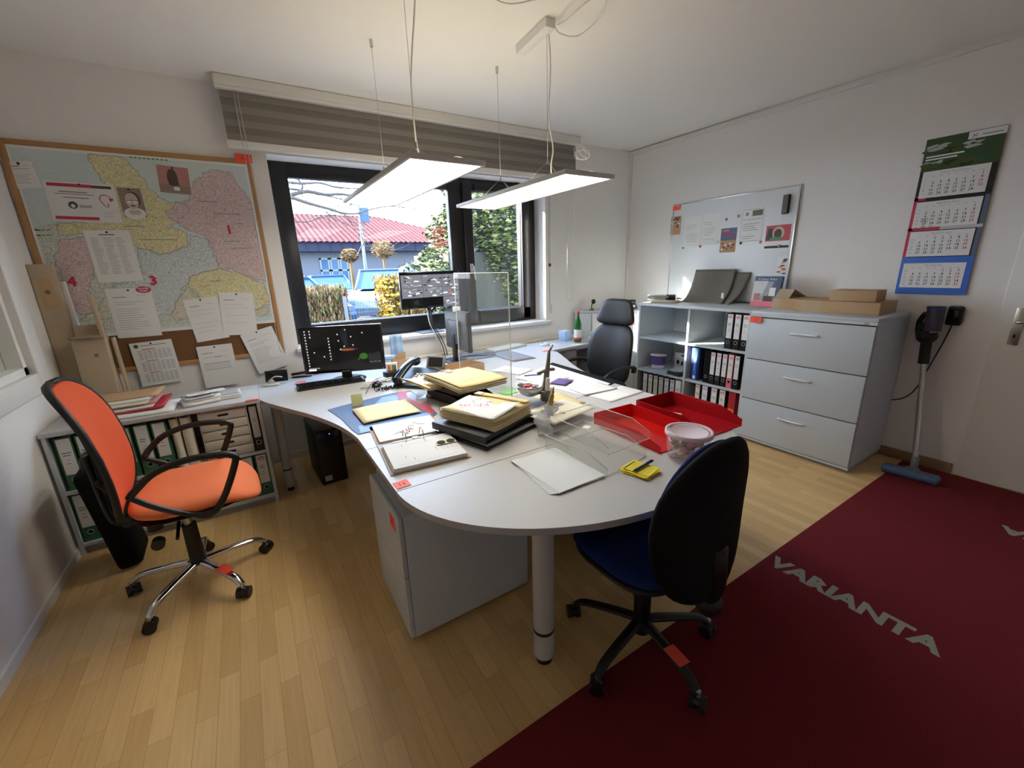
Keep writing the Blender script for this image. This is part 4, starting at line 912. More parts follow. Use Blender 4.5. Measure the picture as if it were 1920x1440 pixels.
sheet_on_wall('paper_sheet', 'list of names in three columns pinned in the middle of the map', 'paper', (155, 432), (242, 432), (186, 530), .0210, tbl(3, 22, 4))
sheet_on_wall('paper_sheet', 'letter with the red oval company logo pinned across the lower map edge', 'paper', (196, 542), (281, 539), (221, 634), .0210, letter(1, 13, 6, 'ink_grey', redlogo), n_=2)
sheet_on_wall('paper_sheet', 'blank looking letter left of the two hanging side by side under the map', 'paper', (342, 563), (406, 556), (372, 642), .0205, letter(1, 6, 8, 'ink_light'))
sheet_on_wall('paper_sheet', 'letter pinned over the map edge right beside the blank looking one', 'paper', (409, 548), (474, 548), (419, 629), .0235, letter(1, 7, 9, 'ink_light'))
def sched(b, w_, h_):
    b.poly([(w_ * .14 + .013 * math.cos(a * PI / 8), -h_ * .08 + .013 * math.sin(a * PI / 8)) for a in range(16)], 'ink', -.0015); b.rect(w_ * .24, -h_ * .09, w_ * .6, .005, 'ink_grey', -.0015)
    r = random.Random(3)
    for g_ in range(3):
        z = -h_ * (.17 + .27 * g_); b.rect(w_ * .25, z, w_ * .3, .004, 'ink_red', -.0015)
        for rr in range(7):
            for c_ in range(7): b.rect(w_ * (.14 + .115 * c_), z - .010 - rr * h_ * .031, w_ * .085, .0028, 'ink_red' if c_ < 3 and rr < 4 and r.random() < .4 else 'ink_grey', -.0015)
sheet_on_wall('paper_sheet', 'printed year schedule with many small tables hanging from the bottom of the pinboard', 'paper', (241, 645), (321, 636), (270, 725), .0245, sched, th=.002)
def formsheet(b, w_, h_):
    letter(1, 4, 5, 'ink_grey')(b, w_, h_); b.text('64-63', w_ * .45, -h_ * .30, .012, 'ink_red', -.002)
    for k in range(5): b.rect(w_ * .1, -h_ * (.42 + .035 * k), w_ * .75, .0018, 'ink_grey', -.0015)
sheet_on_wall('paper_sheet', 'form with a handwritten number hanging under the middle of the pinboard', 'paper', (367, 651), (434, 643), (386, 728), .0245, formsheet)
sheet_on_wall('paper_sheet', 'slanted bundle of letters pinned at the lower right corner of the pinboard', 'paper', (450, 629), (508, 611), (487, 702), .0245, letter(1, 14, 12, 'ink_grey'), n_=2, th=.003)

# leaning cardboard in the left corner
t = thing('cardboard_box', 'tall flat brown carton leaning in the left corner, highest of the cartons', 'cardboard box', (XL + .003, 3.62, .0), (R(-1.2), 0, 0), 'cartons leaning in the corner')
b = MB(); b.box(0, .105, -.05, .0, .0, 1.60, 'kraft_pale', .002).box(.025, .085, -.0515, -.05, 1.35, 1.52, 'kraft').cyl((.055, -.053, 1.44), (.055, -.0505, 1.44), .012, 'kraft_dk'); b.build('carton', t)
t = thing('cardboard_box', 'narrow upright brown carton with an open torn top in front of the tall one', 'cardboard box', (-.885, 3.465, .0), (R(-.6), R(1), 0), 'cartons leaning in the corner')
b = MB(); b.box(-.055, .095, -.0, .10, 0, 1.16, 'kraft_pale', .002).cyl((.04, -.002, 1.06), (.04, .001, 1.06), .010, 'kraft_dk'); b.build('carton', t)
b = MB(); b.sheet(lambda u, v: (-.055 + .15 * u, -.002 - .05 * v, 1.16 + .02 * v), 2, 2, 'kraft_pale', .003); b.build('flap', t); b = MB(); b.box(-.05, .09, .09, .095, 1.16, 1.24, 'kraft_pale'); b.build('flap', t)
b = MB(); b.box(0, .018, 0, .05, 0, 1.42, 'kraft_pale', .002); solo('cardboard_strip', 'thin brown cardboard edge strip standing right of the narrow carton', 'cardboard', b, (-.765, 3.50, 0), (R(-1), R(-1.5), 0))
b = MB(); b.box(0, .012, 0, .06, 0, 1.15, 'kraft_pale', .002); solo('cardboard_strip', 'shorter flat cardboard strip leaning beside the narrow carton', 'cardboard', b, (-.735, 3.52, 0), (R(-1), R(-1), 0))
b = MB(); b.box(0, .035, 0, .03, 0, 1.50, 'trimwhite', .002); solo('white_strip', 'pale strip standing behind the tall carton in the corner', 'strip', b, (-.925, 3.655, 0), (R(-.5), R(-1), 0))

# ------------------------------------------------------------------ whiteboard and what hangs on it
WBX = XR - .001
t = thing('whiteboard', 'framed magnetic whiteboard standing on the open shelf against the right wall', 'whiteboard', (WBX, 3.105, 1.115)); Wb = 1.235; Hb = .975
t.rotation_euler = (0, 0, -PI / 2)
b = MB(); b.box(.008, Wb - .008, -.014, 0, .008, Hb - .008, 'board_white'); b.build('panel', t)
b = MB()
for a in ((0, .012, 0, Hb), (Wb - .012, Wb, 0, Hb), (.012, Wb - .012, 0, .012), (.012, Wb - .012, Hb - .012, Hb)): b.box(a[0], a[1], -.019, 0, a[2], a[3], 'steel', .002)
b.build('frame', t)
XW = XR - .0155
def on_board(name, label, cat, tl, tr, bl, draw, group='papers on the whiteboard', base='paper', x=None):
    x = x or XW; A = PX(*tl, x); B_ = PX(*tr, x); D_ = PX(*bl, x); w_ = abs(A.y - B_.y); h_ = A.z - D_.z
    b = MB(); b.box(0, w_, -.0008, 0, -h_, 0, base); draw(b, w_, h_)
    return solo(name, label, cat, b, (x, A.y, A.z), (0, 0, -PI / 2), group)
def food(b, w_, h_):
    r = random.Random(5)
    for k in range(26): b.poly([(w_ * (.1 + .8 * ((k * .37) % 1)) + .012 * math.cos(a), -h_ * (.08 + .5 * ((k * .61) % 1)) + .010 * math.sin(a)) for a in range(6)], r.choice(['sepia_dk', 'paper_cream', 'matred', 'green_dk', 'kraft']), -.001 - k * .00002)
on_board('postcard', 'small brown food picture card at the left edge of the whiteboard', 'card', (1259, 407), (1278, 404), (1259, 441), food, base='kraft')
on_board('paper_sheet', 'left one of two white notices hanging side by side on the whiteboard', 'paper', (1285, 408), (1317, 402), (1281, 464), letter(0, 9, 3, 'ink'))
on_board('paper_sheet', 'right one of two white notices hanging side by side on the whiteboard', 'paper', (1319, 402), (1350, 399), (1318, 460), letter(0, 9, 4, 'ink'))
def poster(b, w_, h_):
    b.rect(0, -h_, w_, h_, 'bluegrey', -.0009).poly([(w_ * (.3 + .26 * math.cos(a)), -h_ * (.13 - .08 * math.sin(a))) for a in range(7)], 'rednote', -.0012).rect(w_ * .35, -h_ * .36, w_ * .6, h_ * .07, 'rednote', -.0012)
    b.rect(0, -h_, w_, h_ * .5, 'kraft', -.0011)
    for k in range(9): b.poly([(w_ * (.15 + .1 * (k % 8)) + .012 * math.cos(a), -h_ * (.62 + .28 * ((k * .61) % 1)) + .010 * math.sin(a)) for a in range(6)], ('rednote', 'sepia_dk', 'paper_cream')[k % 3], -.0013 - k * .00002)
    b.text('POLSTER', w_ * .08, -h_ * .12, .012, 'paper', -.0016, width=w_ * .42)
on_board('flyer', 'colourful advertising flyer with red logo hanging in the middle of the whiteboard', 'flyer', (1353, 429), (1383, 426), (1349, 474), poster)
def cert(b, w_, h_):
    for a in ((.05, -.96, .9, .008), (.05, -.05, .9, .008)): b.rect(w_ * a[0], h_ * a[1], w_ * a[2], .003, 'ink_grey', -.0012)
    b.rect(w_ * .05, -h_ * .96, .003, h_ * .92, 'ink_grey', -.0012).rect(w_ * .95 - .003, -h_ * .96, .003, h_ * .92, 'ink_grey', -.0012)
    b.rect(w_ * .48, -h_ * .24, w_ * .42, h_ * .16, 'magnet_green', -.0014).poly([(w_ * .26 + .014 * math.cos(a * PI / 6), -h_ * .17 + .016 * math.sin(a * PI / 6)) for a in range(12)], 'ink_grey', -.0014)
    b.text('für das gesamte', w_ * .5, -h_ * .34, .011, 'ink', -.0014, width=w_ * .75, center=True).lines(w_ * .14, -h_ * .46, w_ * .7, 8, h_ * .06, 'ink', .003)
on_board('certificate', 'framed looking certificate with a green magnet picture on the whiteboard', 'certificate', (1391, 392), (1437, 388), (1387, 456), cert)
def ad(b, w_, h_):
    b.rect(0, -h_ * .66, w_, h_ * .66, 'matred', -.001).poly([(w_ * (.52 + .24 * math.cos(a * PI / 8)), -h_ * (.34 - .28 * math.sin(a * PI / 8))) for a in range(16)], 'sepia_lt', -.0013).poly([(w_ * (.5 + .16 * math.cos(a * PI / 8)), -h_ * (.36 - .2 * math.sin(a * PI / 8))) for a in range(16)], 'sepia_dk', -.0015)
    b.poly([(w_ * .02, -h_ * .6), (w_ * .3, -h_ * .6), (w_ * .25, -h_ * .12), (w_ * .1, -h_ * .1)], 'black', -.0014).rect(w_ * .2, -h_ * .62, w_ * .5, h_ * .12, 'ink_green', -.0017).rect(0, -h_ * .96, w_, h_ * .10, 'leaf2', -.0012)
on_board('flyer', 'landscape advertising card with dark red background at the right of the whiteboard', 'flyer', (1438, 424), (1485, 417), (1432, 468), ad)
def stickers(b, w_, h_):
    r = random.Random(2)
    for k in range(10): b.rect(w_ * r.uniform(0, .6), -h_ + h_ * .09 * k, w_ * .38, h_ * .085, r.choice(['purple', 'kraft', 'matred', 'paper', 'blue_dk', 'orange_file']), -.001 - k * .00002)
on_board('sticker_strip', 'narrow strip of small colourful stickers at the lower right edge of the whiteboard', 'stickers', (1459, 482), (1479, 479), (1457, 514), stickers)
A = PX(1472, 366, XW); b = MB(); b.box(0, .052, -.03, 0, -.15, 0, 'felt_dk', .006).box(.004, .048, -.036, -.03, -.146, -.004, 'felt', .003); solo('board_eraser', 'dark grey board eraser at the top right of the whiteboard', 'eraser', b, (XW, A.y, A.z), (0, 0, -PI / 2))
for px, py, m_, lab in ((1281, 465, 'midgrey', 'grey round magnet at the lower left corner of the left notice'), (1313, 462, 'rednote', 'dark red round magnet between the two notices'), (1346, 454, 'white', 'white round magnet beside the colourful flyer'), (1362, 411, 'midgrey', 'grey round magnet above the colourful flyer'), (1385, 405, 'midgrey', 'grey round magnet left of the certificate'), (1389, 456, 'green_dk', 'dark green round magnet at the lower left of the certificate'), (1426, 454, 'gold', 'brass coloured round magnet at the lower right of the certificate'), (1461, 461, 'midgrey', 'grey round magnet on the dark red advertising card')):
    A = PX(px, py, XW); b = MB(); b.cyl((0, -.0018, 0), (0, -.009, 0), .013, m_, .010, seg=14); solo('magnet', lab, 'magnet', b, (XW, A.y, A.z), (0, 0, -PI / 2), 'round magnets on the whiteboard')

# ------------------------------------------------------------------ three month calendar
t = thing('wall_calendar', 'long four month wall calendar with green photo header on the right wall', 'calendar', (XR - .012, 1.135, 1.235), (0, 0, -PI / 2)); CW = .36; CHt = 1.0
b = MB(); b.box(0, CW, -.0012, 0, 0, CHt, 'black').rect(0, 0, CW, .23, 'blue_file', -.0016).rect(0, .25, CW * .06, .40, 'rednote', -.0016).rect(0, .23, CW, .02, 'blue_file', -.0018)
b.rect(0, .40 + .025, CW * .45, .02, 'rednote', -.0016).rect(CW * .45, .425, CW * .55, .02, 'lightgrey', -.0016).rect(0, .60 + .02, CW * .16, .025, 'rednote', -.0016).rect(CW * .16, .62, CW * .84, .025, 'blackgloss', -.0016)
b.rect(CW * .94, .02, CW * .06, .6, 'bluegrey', -.0015); b.build('backing', t)
b = MB(); b.box(0, CW, -.002, -.0013, .80, CHt, 'calgreen')
r = random.Random(9)
for k in range(34):
    cx_ = r.uniform(.02, CW - .05); cz_ = r.uniform(.815, CHt - .045); b.poly([(cx_ + r.uniform(.02, .05) * math.cos(a), cz_ + r.uniform(.006, .02) * math.sin(a)) for a in range(6)], r.choice(['leaf1', 'leaf2', 'calgreen', 'leaf2', 'ink_light', 'green_dk', 'calgreen']), -.0022 - k * .00001)
b.rect(CW * .55, CHt - .045, CW * .45, .042, 'paper', -.0028).text('JC', CW * .60, CHt - .034, .016, 'ink', -.0031, bold=.03).rect(CW * .72, CHt - .032, CW * .24, .007, 'ink_grey', -.003).rect(CW * .04, .885, CW * .5, .009, 'paper', -.0028).rect(CW * .04, .868, CW * .42, .009, 'paper', -.0028); b.build('photo_header', t)
def month(z0, title, first, days, wk, prev=0):
    b = MB(); h_ = .165; x0_ = CW * .05; w_ = CW * .87; b.box(x0_, x0_ + w_, -.0045, -.0022, z0, z0 + h_, 'paper')
    b.text(title, x0_ + w_ * .5, z0 + h_ - .020, .011, 'ink_grey', -.0052, center=True)
    cw = w_ / 8.3; rh = .0225; row = 0; d = 1; col = first
    for k in range(1, 8): b.rect(x0_ + cw * (k + .2), z0 + h_ - .034, cw * .4, .003, 'ink_light', -.005)
    while d <= days:
        b.text(str(wk + row), x0_ + cw * .5, z0 + h_ - .056 - row * rh, .012, 'ink_grey', -.0052, center=True)
        while col < 7 and d <= days:
            b.text(str(d), x0_ + cw * (1.55 + col), z0 + h_ - .056 - row * rh, .0155, 'ink_red' if col == 6 else 'ink', -.0052, center=True, bold=.02); d += 1; col += 1
        col = 0; row += 1
    if title.startswith('M\u00e4rz'):
        x = x0_ + cw * 1.1; z = z0 + h_ - .056 - 4 * rh - .003 + rh
        b.tube([(x, -.006, z), (x + cw * .9, -.006, z), (x + cw * .9, -.006, z + .019), (x, -.006, z + .019), (x, -.006, z)], .0012, 'ink', 4, 0)
    b.build('month_sheet', t)
month(.635, 'Februar 2026 February', 6, 28, 5); month(.445, 'M\u00e4rz 2026 March', 6, 31, 9); month(.255, 'April 2026 April', 2, 30, 14); month(.045, 'Mai 2026 May', 4, 31, 18)
# ------------------------------------------------------------------ chairs
def caster(t, x, y, ang, name='castor', m='black'):
    b = MB(); M_ = Matrix.Translation((x, y, 0)) @ Matrix.Rotation(ang, 4, 'Z')
    for s_ in (-1, 1): b.cyl((s_ * .008, 0, .026), (s_ * .028, 0, .026), .026, m, seg=18, M=M_)
    b.ball((0, 0, .030), .029, 'blackgloss', (.95, .95, .85), M=M_).cyl((0, 0, .03), (0, 0, .075), .009, 'steel', M=M_); b.build(name, t)
def star_base(t, m, a0, r=.30, hub=.10, flat=.7, zc=.105, tagk=None):
    for k in range(5):
        a = a0 + k * 2 * PI / 5; c_, s_ = math.cos(a), math.sin(a); b = MB()
        b.tube([(c_ * .02, s_ * .02, zc + .02), (c_ * r * .5, s_ * r * .5, zc + .010), (c_ * r * .85, s_ * r * .85, zc - .008), (c_ * r, s_ * r, zc - .04)], (.023, .017), m, 10, 4, flat=flat)
        if tagk == k:
            M_ = Matrix.Rotation(a, 4, 'Z'); b.box(r * .50, r * .78, -.024, .024, zc + .022, zc + .0235, 'tag', 0, M_)
        b.build('base_arm', t); caster(t, c_ * r, s_ * r, a + .6)
    b = MB(); b.cyl((0, 0, zc - .03), (0, 0, zc + .045), .035, m, .03, seg=20); b.build('hub', t)

# orange swivel chair
FAC = R(3)
t = thing('office_chair', 'orange fabric swivel chair with looped black armrests and chrome base by the left wall', 'office chair', (-.42, 2.37, 0), FAC)
star_base(t, 'chrome', R(18) - FAC, tagk=4)
b = MB(); b.cyl((0, 0, .12), (0, 0, .34), .034, 'black', .030, seg=20).cyl((0, 0, .34), (0, 0, .46), .018, 'steel'); b.build('gas_column', t)
b = MB(); b.box(-.12, .14, -.10, .10, .43, .465, 'black', .01).cyl((-.02, -.10, .41), (-.02, -.24, .40), .007, 'black').cyl((-.12, .0, .36), (-.12, -.0, .42), .03, 'black'); b.box(-.22, -.10, -.035, .035, .42, .445, 'black', .005)
b.tube([(-.18, 0, .43), (-.25, 0, .46), (-.265, 0, .62), (-.27, 0, .78)], .024, 'black', 8, 4, flat=.5); b.cyl((-.10, -.13, .36), (-.10, -.17, .36), .025, 'black'); b.build('mechanism', t)
b = MB(); b.pad(.25, .265, .075, 'orange', lambda x, y: (x + .075, y, .515 - (max(0, x - .08) / .16) ** 2 * .055 + (y / .24) ** 2 * .008 + .012 * (x < 0) * (x / .2) ** 2), e=3.6); b.build('seat', t)
b = MB(); b.pad(.21, .22, .02, 'black', lambda x, y: (x + .05, y, .472), e=3.6); b.build('seat_pan', t)
MBk = Matrix.Translation((-.125, 0, .555)) @ Matrix.Rotation(R(-13), 4, 'Y')
def bkcen(x, y): return (-.07 + .035 * ((y / .22) ** 2) + .05 * math.cos((x - .12) * 4.5), y, x + .27)
def vert(f): return lambda x, y: f(x, y)
def backpad(b, hx, hy, th, m, cen, M, e=3.0, taper=None):
    """upright cushion: x runs up, y across, thickness along local x"""
    seg = 40; ring = 7; vs = []
    def sg(v, k): return math.copysign(abs(v) ** k, v)
    for side in (1, -1):
        for j in range(ring + 1):
            r_ = math.sin(PI / 2 * j / ring) if j else 0; h_ = th * .5 * (max(0, 1 - r_ ** 5)) ** .5
            for i in range(seg):
                a = 2 * PI * i / seg; u = r_ * hx * sg(math.cos(a), 2 / e); v = r_ * hy * sg(math.sin(a), 2 / e)
                if taper: u, v = taper(u, v)
                q = cen(u, v); vs.append((q[0] + side * h_, q[1], q[2]))
    L = (ring + 1) * seg; fs = []
    for sd_ in (0, 1):
        for j in range(ring):
            for i in range(seg):
                a = sd_ * L + j * seg + i; b_ = sd_ * L + j * seg + (i + 1) % seg
                fs.append((a, a + seg, b_ + seg, b_) if sd_ else (a, b_, b_ + seg, a + seg))
    b.add(vs, fs, m, True, M); bmesh.ops.remove_doubles(b.bm, verts=b.bm.verts, dist=1e-5)
b = MB(); backpad(b, .30, .232, .030, 'orange_mesh', bkcen, MBk, 3.2, lambda u, v: (u, v * (1 - .10 * (u / .3)))); b.build('backrest', t)
b = MB(); pts = []
for i in range(33):
    a = 2 * PI * i / 32; u = .307 * math.copysign(abs(math.cos(a)) ** (2 / 3.2), math.cos(a)); v = .239 * math.copysign(abs(math.sin(a)) ** (2 / 3.2), math.sin(a)) * (1 - .10 * (u / .3)); q = bkcen(u, v); pts.append(MBk @ Vector((q[0] - .010, q[1], q[2])))
b.tube(pts, .014, 'black', 8, 0)
for s_ in (-1, 1): b.tube([MBk @ Vector((-.09, 0, .03)), MBk @ Vector((-.07, s_ * .10, .12)), MBk @ Vector((-.045, s_ * .205, .18))], .014, 'black', 8, 4)
b.tube([MBk @ Vector((-.10, 0, .0)), MBk @ Vector((-.075, 0, .2)), MBk @ Vector((-.04, 0, .56))], .020, 'black', 8, 4, flat=.5); b.build('back_frame', t)
for s_ in (-1, 1):
    b = MB(); y = s_ * .262
    b.tube([(-.13, s_ * .235, .64), (-.10, y, .675), (-.03, y, .73), (.08, y, .755), (.20, y, .745), (.245, y, .725), (.245, y, .695), (.19, y, .57), (.14, y, .495), (.09, s_ * .22, .46), (.03, s_ * .12, .45)], .0145, 'black', 9, 5)
    b.tube([(.14, y, .495), (.06, y, .50), (-.05, y, .575), (-.13, s_ * .235, .64)], .012, 'black', 9, 4); b.build('armrest', t)

# black bag in the corner
b = MB(); b.box(-.05, .06, -.13, .12, 0, .58, 'blackmatte', .03, M=Matrix.Rotation(R(-6), 4, 'Y')); b.tube([(-.06, -.08, .575), (-.065, -.05, .63), (-.065, .05, .63), (-.06, .08, .575)], .010, 'black', 7, 4)
solo('black_bag', 'tall black bag standing on the floor between the left wall and the orange chair', 'bag', b, (-.765, 2.83, .007), R(2))

# blue and black swivel chair in front
FB = R(91)
t = thing('office_chair', 'dark blue swivel chair with rounded black back, at the front of the desks', 'office chair', (1.13, .89, .006), FB)
star_base(t, 'black', R(118) - FB, r=.29, flat=.55, zc=.10, tagk=2)
b = MB(); b.cyl((0, 0, .12), (0, 0, .40), .032, 'black', seg=20); b.build('gas_column', t)
b = MB(); b.box(-.14, .12, -.09, .09, .39, .425, 'black', .01).tube([(-.12, 0, .40), (-.24, 0, .40), (-.285, 0, .46), (-.28, 0, .62)], .035, 'black', 8, 4, flat=.45).cyl((-.05, -.09, .40), (-.05, -.22, .395), .006, 'black').ball((-.26, 0, .40), .045, 'black'); b.build('mechanism', t)
b = MB(); b.pad(.225, .235, .08, 'navy', lambda x, y: (x + .02, y, .475 - (max(0, x - .10) / .14) ** 2 * .04 + (y / .24) ** 2 * .01), e=3.2); b.build('seat', t)
b = MB(); b.pad(.215, .225, .045, 'black', lambda x, y: (x + .02, y, .440), e=3.2); b.build('seat_shell', t)
MB2 = Matrix.Translation((-.215, 0, .505)) @ Matrix.Rotation(R(-2), 4, 'Y')
def bk2(x, y): return (.05 * ((y / .22) ** 2) + .02 * math.cos((x - .05) * 5), y, x + .205)
tp = lambda u, v: (u, v * (1 - .22 * max(0, u / .24) ** 2 - .05 * max(0, -u / .24)))
b = MB(); backpad(b, .255, .185, .05, 'navy', lambda x, y: (bk2(x, y)[0] + .0, y, x + .205), MB2, 2.7, tp); b.build('backrest', t)
b = MB(); backpad(b, .285, .232, .08, 'blackmatte', lambda x, y: (bk2(x, y)[0] - .018 - .022, y, x + .200), MB2, 2.7, tp); b.build('back_shell', t)

# black leather chair on the right
FC = R(188)
t = thing('office_chair', 'black leather executive chair with headrest at the right desk', 'office chair', (2.46, 2.60, 0), FC)
star_base(t, 'black', R(40), r=.31, flat=.6, zc=.10)
b = MB(); b.cyl((0, 0, .12), (0, 0, .42), .03, 'black', seg=20); b.box(-.14, .12, -.1, .1, .40, .43, 'black', .01).tube([(-.12, 0, .41), (-.28, 0, .42), (-.30, 0, .55)], .035, 'black', 8, 4, flat=.5); b.build('mechanism', t)
b = MB(); b.pad(.24, .25, .11, 'leather', lambda x, y: (x + .02, y, .48 - (max(0, x - .1) / .14) ** 2 * .035), e=3.6); b.build('seat', t)
MB3 = Matrix.Translation((-.22, 0, .50)) @ Matrix.Rotation(R(-9), 4, 'Y')
b = MB(); backpad(b, .27, .235, .085, 'leather', lambda x, y: (.035 * (y / .23) ** 2 + .03 * math.cos((x - .0) * 6), y, x + .235), MB3, 3.6, lambda u, v: (u, v * (1 - .12 * max(0, u / .27) ** 2))); b.build('backrest', t)
b = MB(); backpad(b, .115, .20, .075, 'leather', lambda x, y: (.02 + .02 * (y / .2) ** 2, y, x + .60), MB3, 4.5, lambda u, v: (u, v * (1 - .17 * (u / .11 + .6)))); b.build('headrest', t)
for s_ in (-1, 1):
    b = MB(); y = s_ * .27
    b.tube([(-.23, s_ * .24, .60), (-.18, y, .655), (-.02, y, .675), (.16, y, .655), (.24, y, .60), (.22, s_ * .26, .50), (.08, s_ * .24, .42)], .022, 'black', 9, 5, flat=.55); b.build('armrest', t)

# ------------------------------------------------------------------ screens, keyboards, computer
# left monitor
ra = math.atan2(3.11 - 3.30, .80 - .28)
t = thing('monitor', 'black widescreen monitor showing a dark desktop with icons on the left desk', 'monitor', (.545, 3.215, ZT), ra)
b = MB(); mw, mh, mz = .285, .345, .068
b.box(-mw, mw, 0, .035, mz, mz + mh, 'blackgloss', .006).box(-.08, .08, .035, .06, mz + .08, mz + .25, 'black', .01).rect(-.03, mz + .006, .06, .004, 'midgrey', -.0008); b.rect(mw - .02, mz + .008, .004, .003, 'led_blue', -.001); b.build('housing', t)
b = MB(); sw = mw - .016; z0 = mz + .022; sh = mh - .036; Yq = -.0012
b.rect(-sw, z0, 2 * sw, sh, 'screen_black', Yq)
def sp(u, v): return (-sw + 2 * sw * u, z0 + sh * (1 - v))
def dot(u, v, s_=.0035, m_='scr_white'): x, z = sp(u, v); b.rect(x - s_, z - s_, 2 * s_, 2 * s_ * .8, m_, Yq - .0012).rect(x - s_ * 1.6, z - s_ * 2.4, 3.2 * s_, s_ * .45, 'scr_grey', Yq - .0012)
for k in range(13): dot(.045, .05 + k * .068)
for k in range(3): dot(.105, .05 + k * .068)
for k in range(8): dot(.33, .23 + k * .072)
for u, v in ((.13, .55), (.25, .66), (.45, .15), (.555, .05), (.455, .30), (.62, .22), (.77, .14), (.52, .44), (.635, .42), (.47, .51)): dot(u, v)
def blob(u, v, ru, rv, m_, dy, n_=20):
    x, z = sp(u, v); b.poly([(x + ru * 2 * sw * math.cos(2 * PI * a / n_), z + rv * sh * math.sin(2 * PI * a / n_)) for a in range(n_)], m_, Yq - dy)
blob(.53, .18, .045, .17, 'scr_smoke', .0003); blob(.54, .30, .03, .16, 'scr_blue', .0004); blob(.57, .52, .13, .045, 'scr_dark', .0004); blob(.56, .53, .09, .028, 'scr_orange', .0006)
x, z = sp(.40, .56); b.rect(x, z - .03, 2 * sw * .5, .028, 'screen_black', Yq - .0008)
blob(.755, .71, .055, .075, 'scr_green', .0009); x, z = sp(.66, .80); b.poly([(x, z), (x + .05, z + .02), (x + .05, z + .045)], 'scr_green', Yq - .0009)
x, z = sp(.82, .90); b.rect(x, z, .085, .085, 'scr_teal', Yq - .0006)
for k in range(3): b.rect(x + .008 + k * .028, z + .01, .018, .006, 'scr_mid', Yq - .001)
x, z = sp(.03, .985); b.rect(x, z - .002, .085 * .6, .012, 'scr_white', Yq - .001)
for k in range(7): dot(.045 + k * .02, .93, .0025)
b.build('screen', t)
b = MB(); b.box(-.035, .035, .012, .03, .008, mz + .03, 'black', .004).lathe([(0.001, .008), (.03, .016), (.10, .012), (.128, .006), (.130, 0), (.001, 0)], 'blackgloss', 32, (0, .055, 0)); b.build('stand', t)
b = MB(); b.box(0, .07, -.0008, 0, 0, .038, 'tag'); solo('number_tag', 'orange tag lying on the round foot of the left monitor', 'tag', b, (.545, 3.165, ZT + .0145), (FLAT, 0, ra), 'orange number tags')
# security monitor on the sill
t = thing('monitor', 'security monitor on the window sill showing camera pictures', 'monitor', (1.475, 3.80, .925), R(2))
b = MB(); mw, z0, z1 = .295, .235, .565; b.box(-mw, mw, -.045, -.012, z0, z1, 'blackgloss', .005).box(-.10, .10, -.012, .015, z0 + .08, z0 + .25, 'black', .01); b.build('housing', t)
b = MB(); sw = mw - .010; sz0 = z0 + .018; sh = z1 - z0 - .028; Yq = -.0462; b.rect(-sw, sz0, 2 * sw, sh, 'screen_black', Yq)
cells = [(0, 0, .35, .38), (.35, 0, .35, .38), (.70, 0, .30, .38), (0, .38, .36, .30), (.36, .38, .34, .30), (.70, .38, .30, .30), (.70, .68, .30, .31)]
r = random.Random(8)
for (u, v, du, dv) in cells:
    x, z = sp(u, v + dv); b.rect(x + .001, z + .001, 2 * sw * du - .002, sh * dv - .002, 'scr_mid', Yq - .0004)
    for k in range(16):
        x1_ = x + .006 + r.random() * (2 * sw * du - .03); zz = z + .004 + r.random() * (sh * dv - .02); a = r.uniform(-.6, .6); L_ = r.uniform(.012, .05); th_ = r.uniform(.002, .012)
        L_ = min(L_, x + 2 * sw * du - x1_ - .002)
        b.poly([(x1_, zz), (x1_ + L_, zz + L_ * a * .3), (x1_ + L_ * .9, zz + L_ * a * .3 + th_), (x1_, zz + th_)], r.choice(['scr_white', 'scr_grey', 'scr_dark', 'scr_grey', 'screen_black', 'scr_white']), Yq - .0006 - k * .00003)
x, z = sp(.82, .62); b.rect(x, z, .018, .042, 'scr_red', Yq - .0014); b.build('screen', t)
b = MB(); b.tube([(-.05, -.015, .25), (0, .02, .18), (0, .03, .02)], .018, 'black', 8, 3).tube([(.05, -.015, .25), (0, .02, .18)], .012, 'black', 8, 0).box(-.13, .10, -.06, .10, 0, .012, 'greyplastic', .004); b.build('stand', t)
b = MB()
for k, (dx, m_) in enumerate(((0, 'white'), (.02, 'black'), (.045, 'black'))): b.tube([(1.43 + dx, 3.79, 1.17), (1.41 + dx * .6, 3.70, 1.04), (1.45 + dx, 3.665, .90), (1.49 + dx, 3.65, .78), (1.50 + dx, 3.63, .63)], .004, m_, 6, 4)
solo('monitor_cables', 'white and black cables hanging from the security monitor behind the desk', 'cable', b)
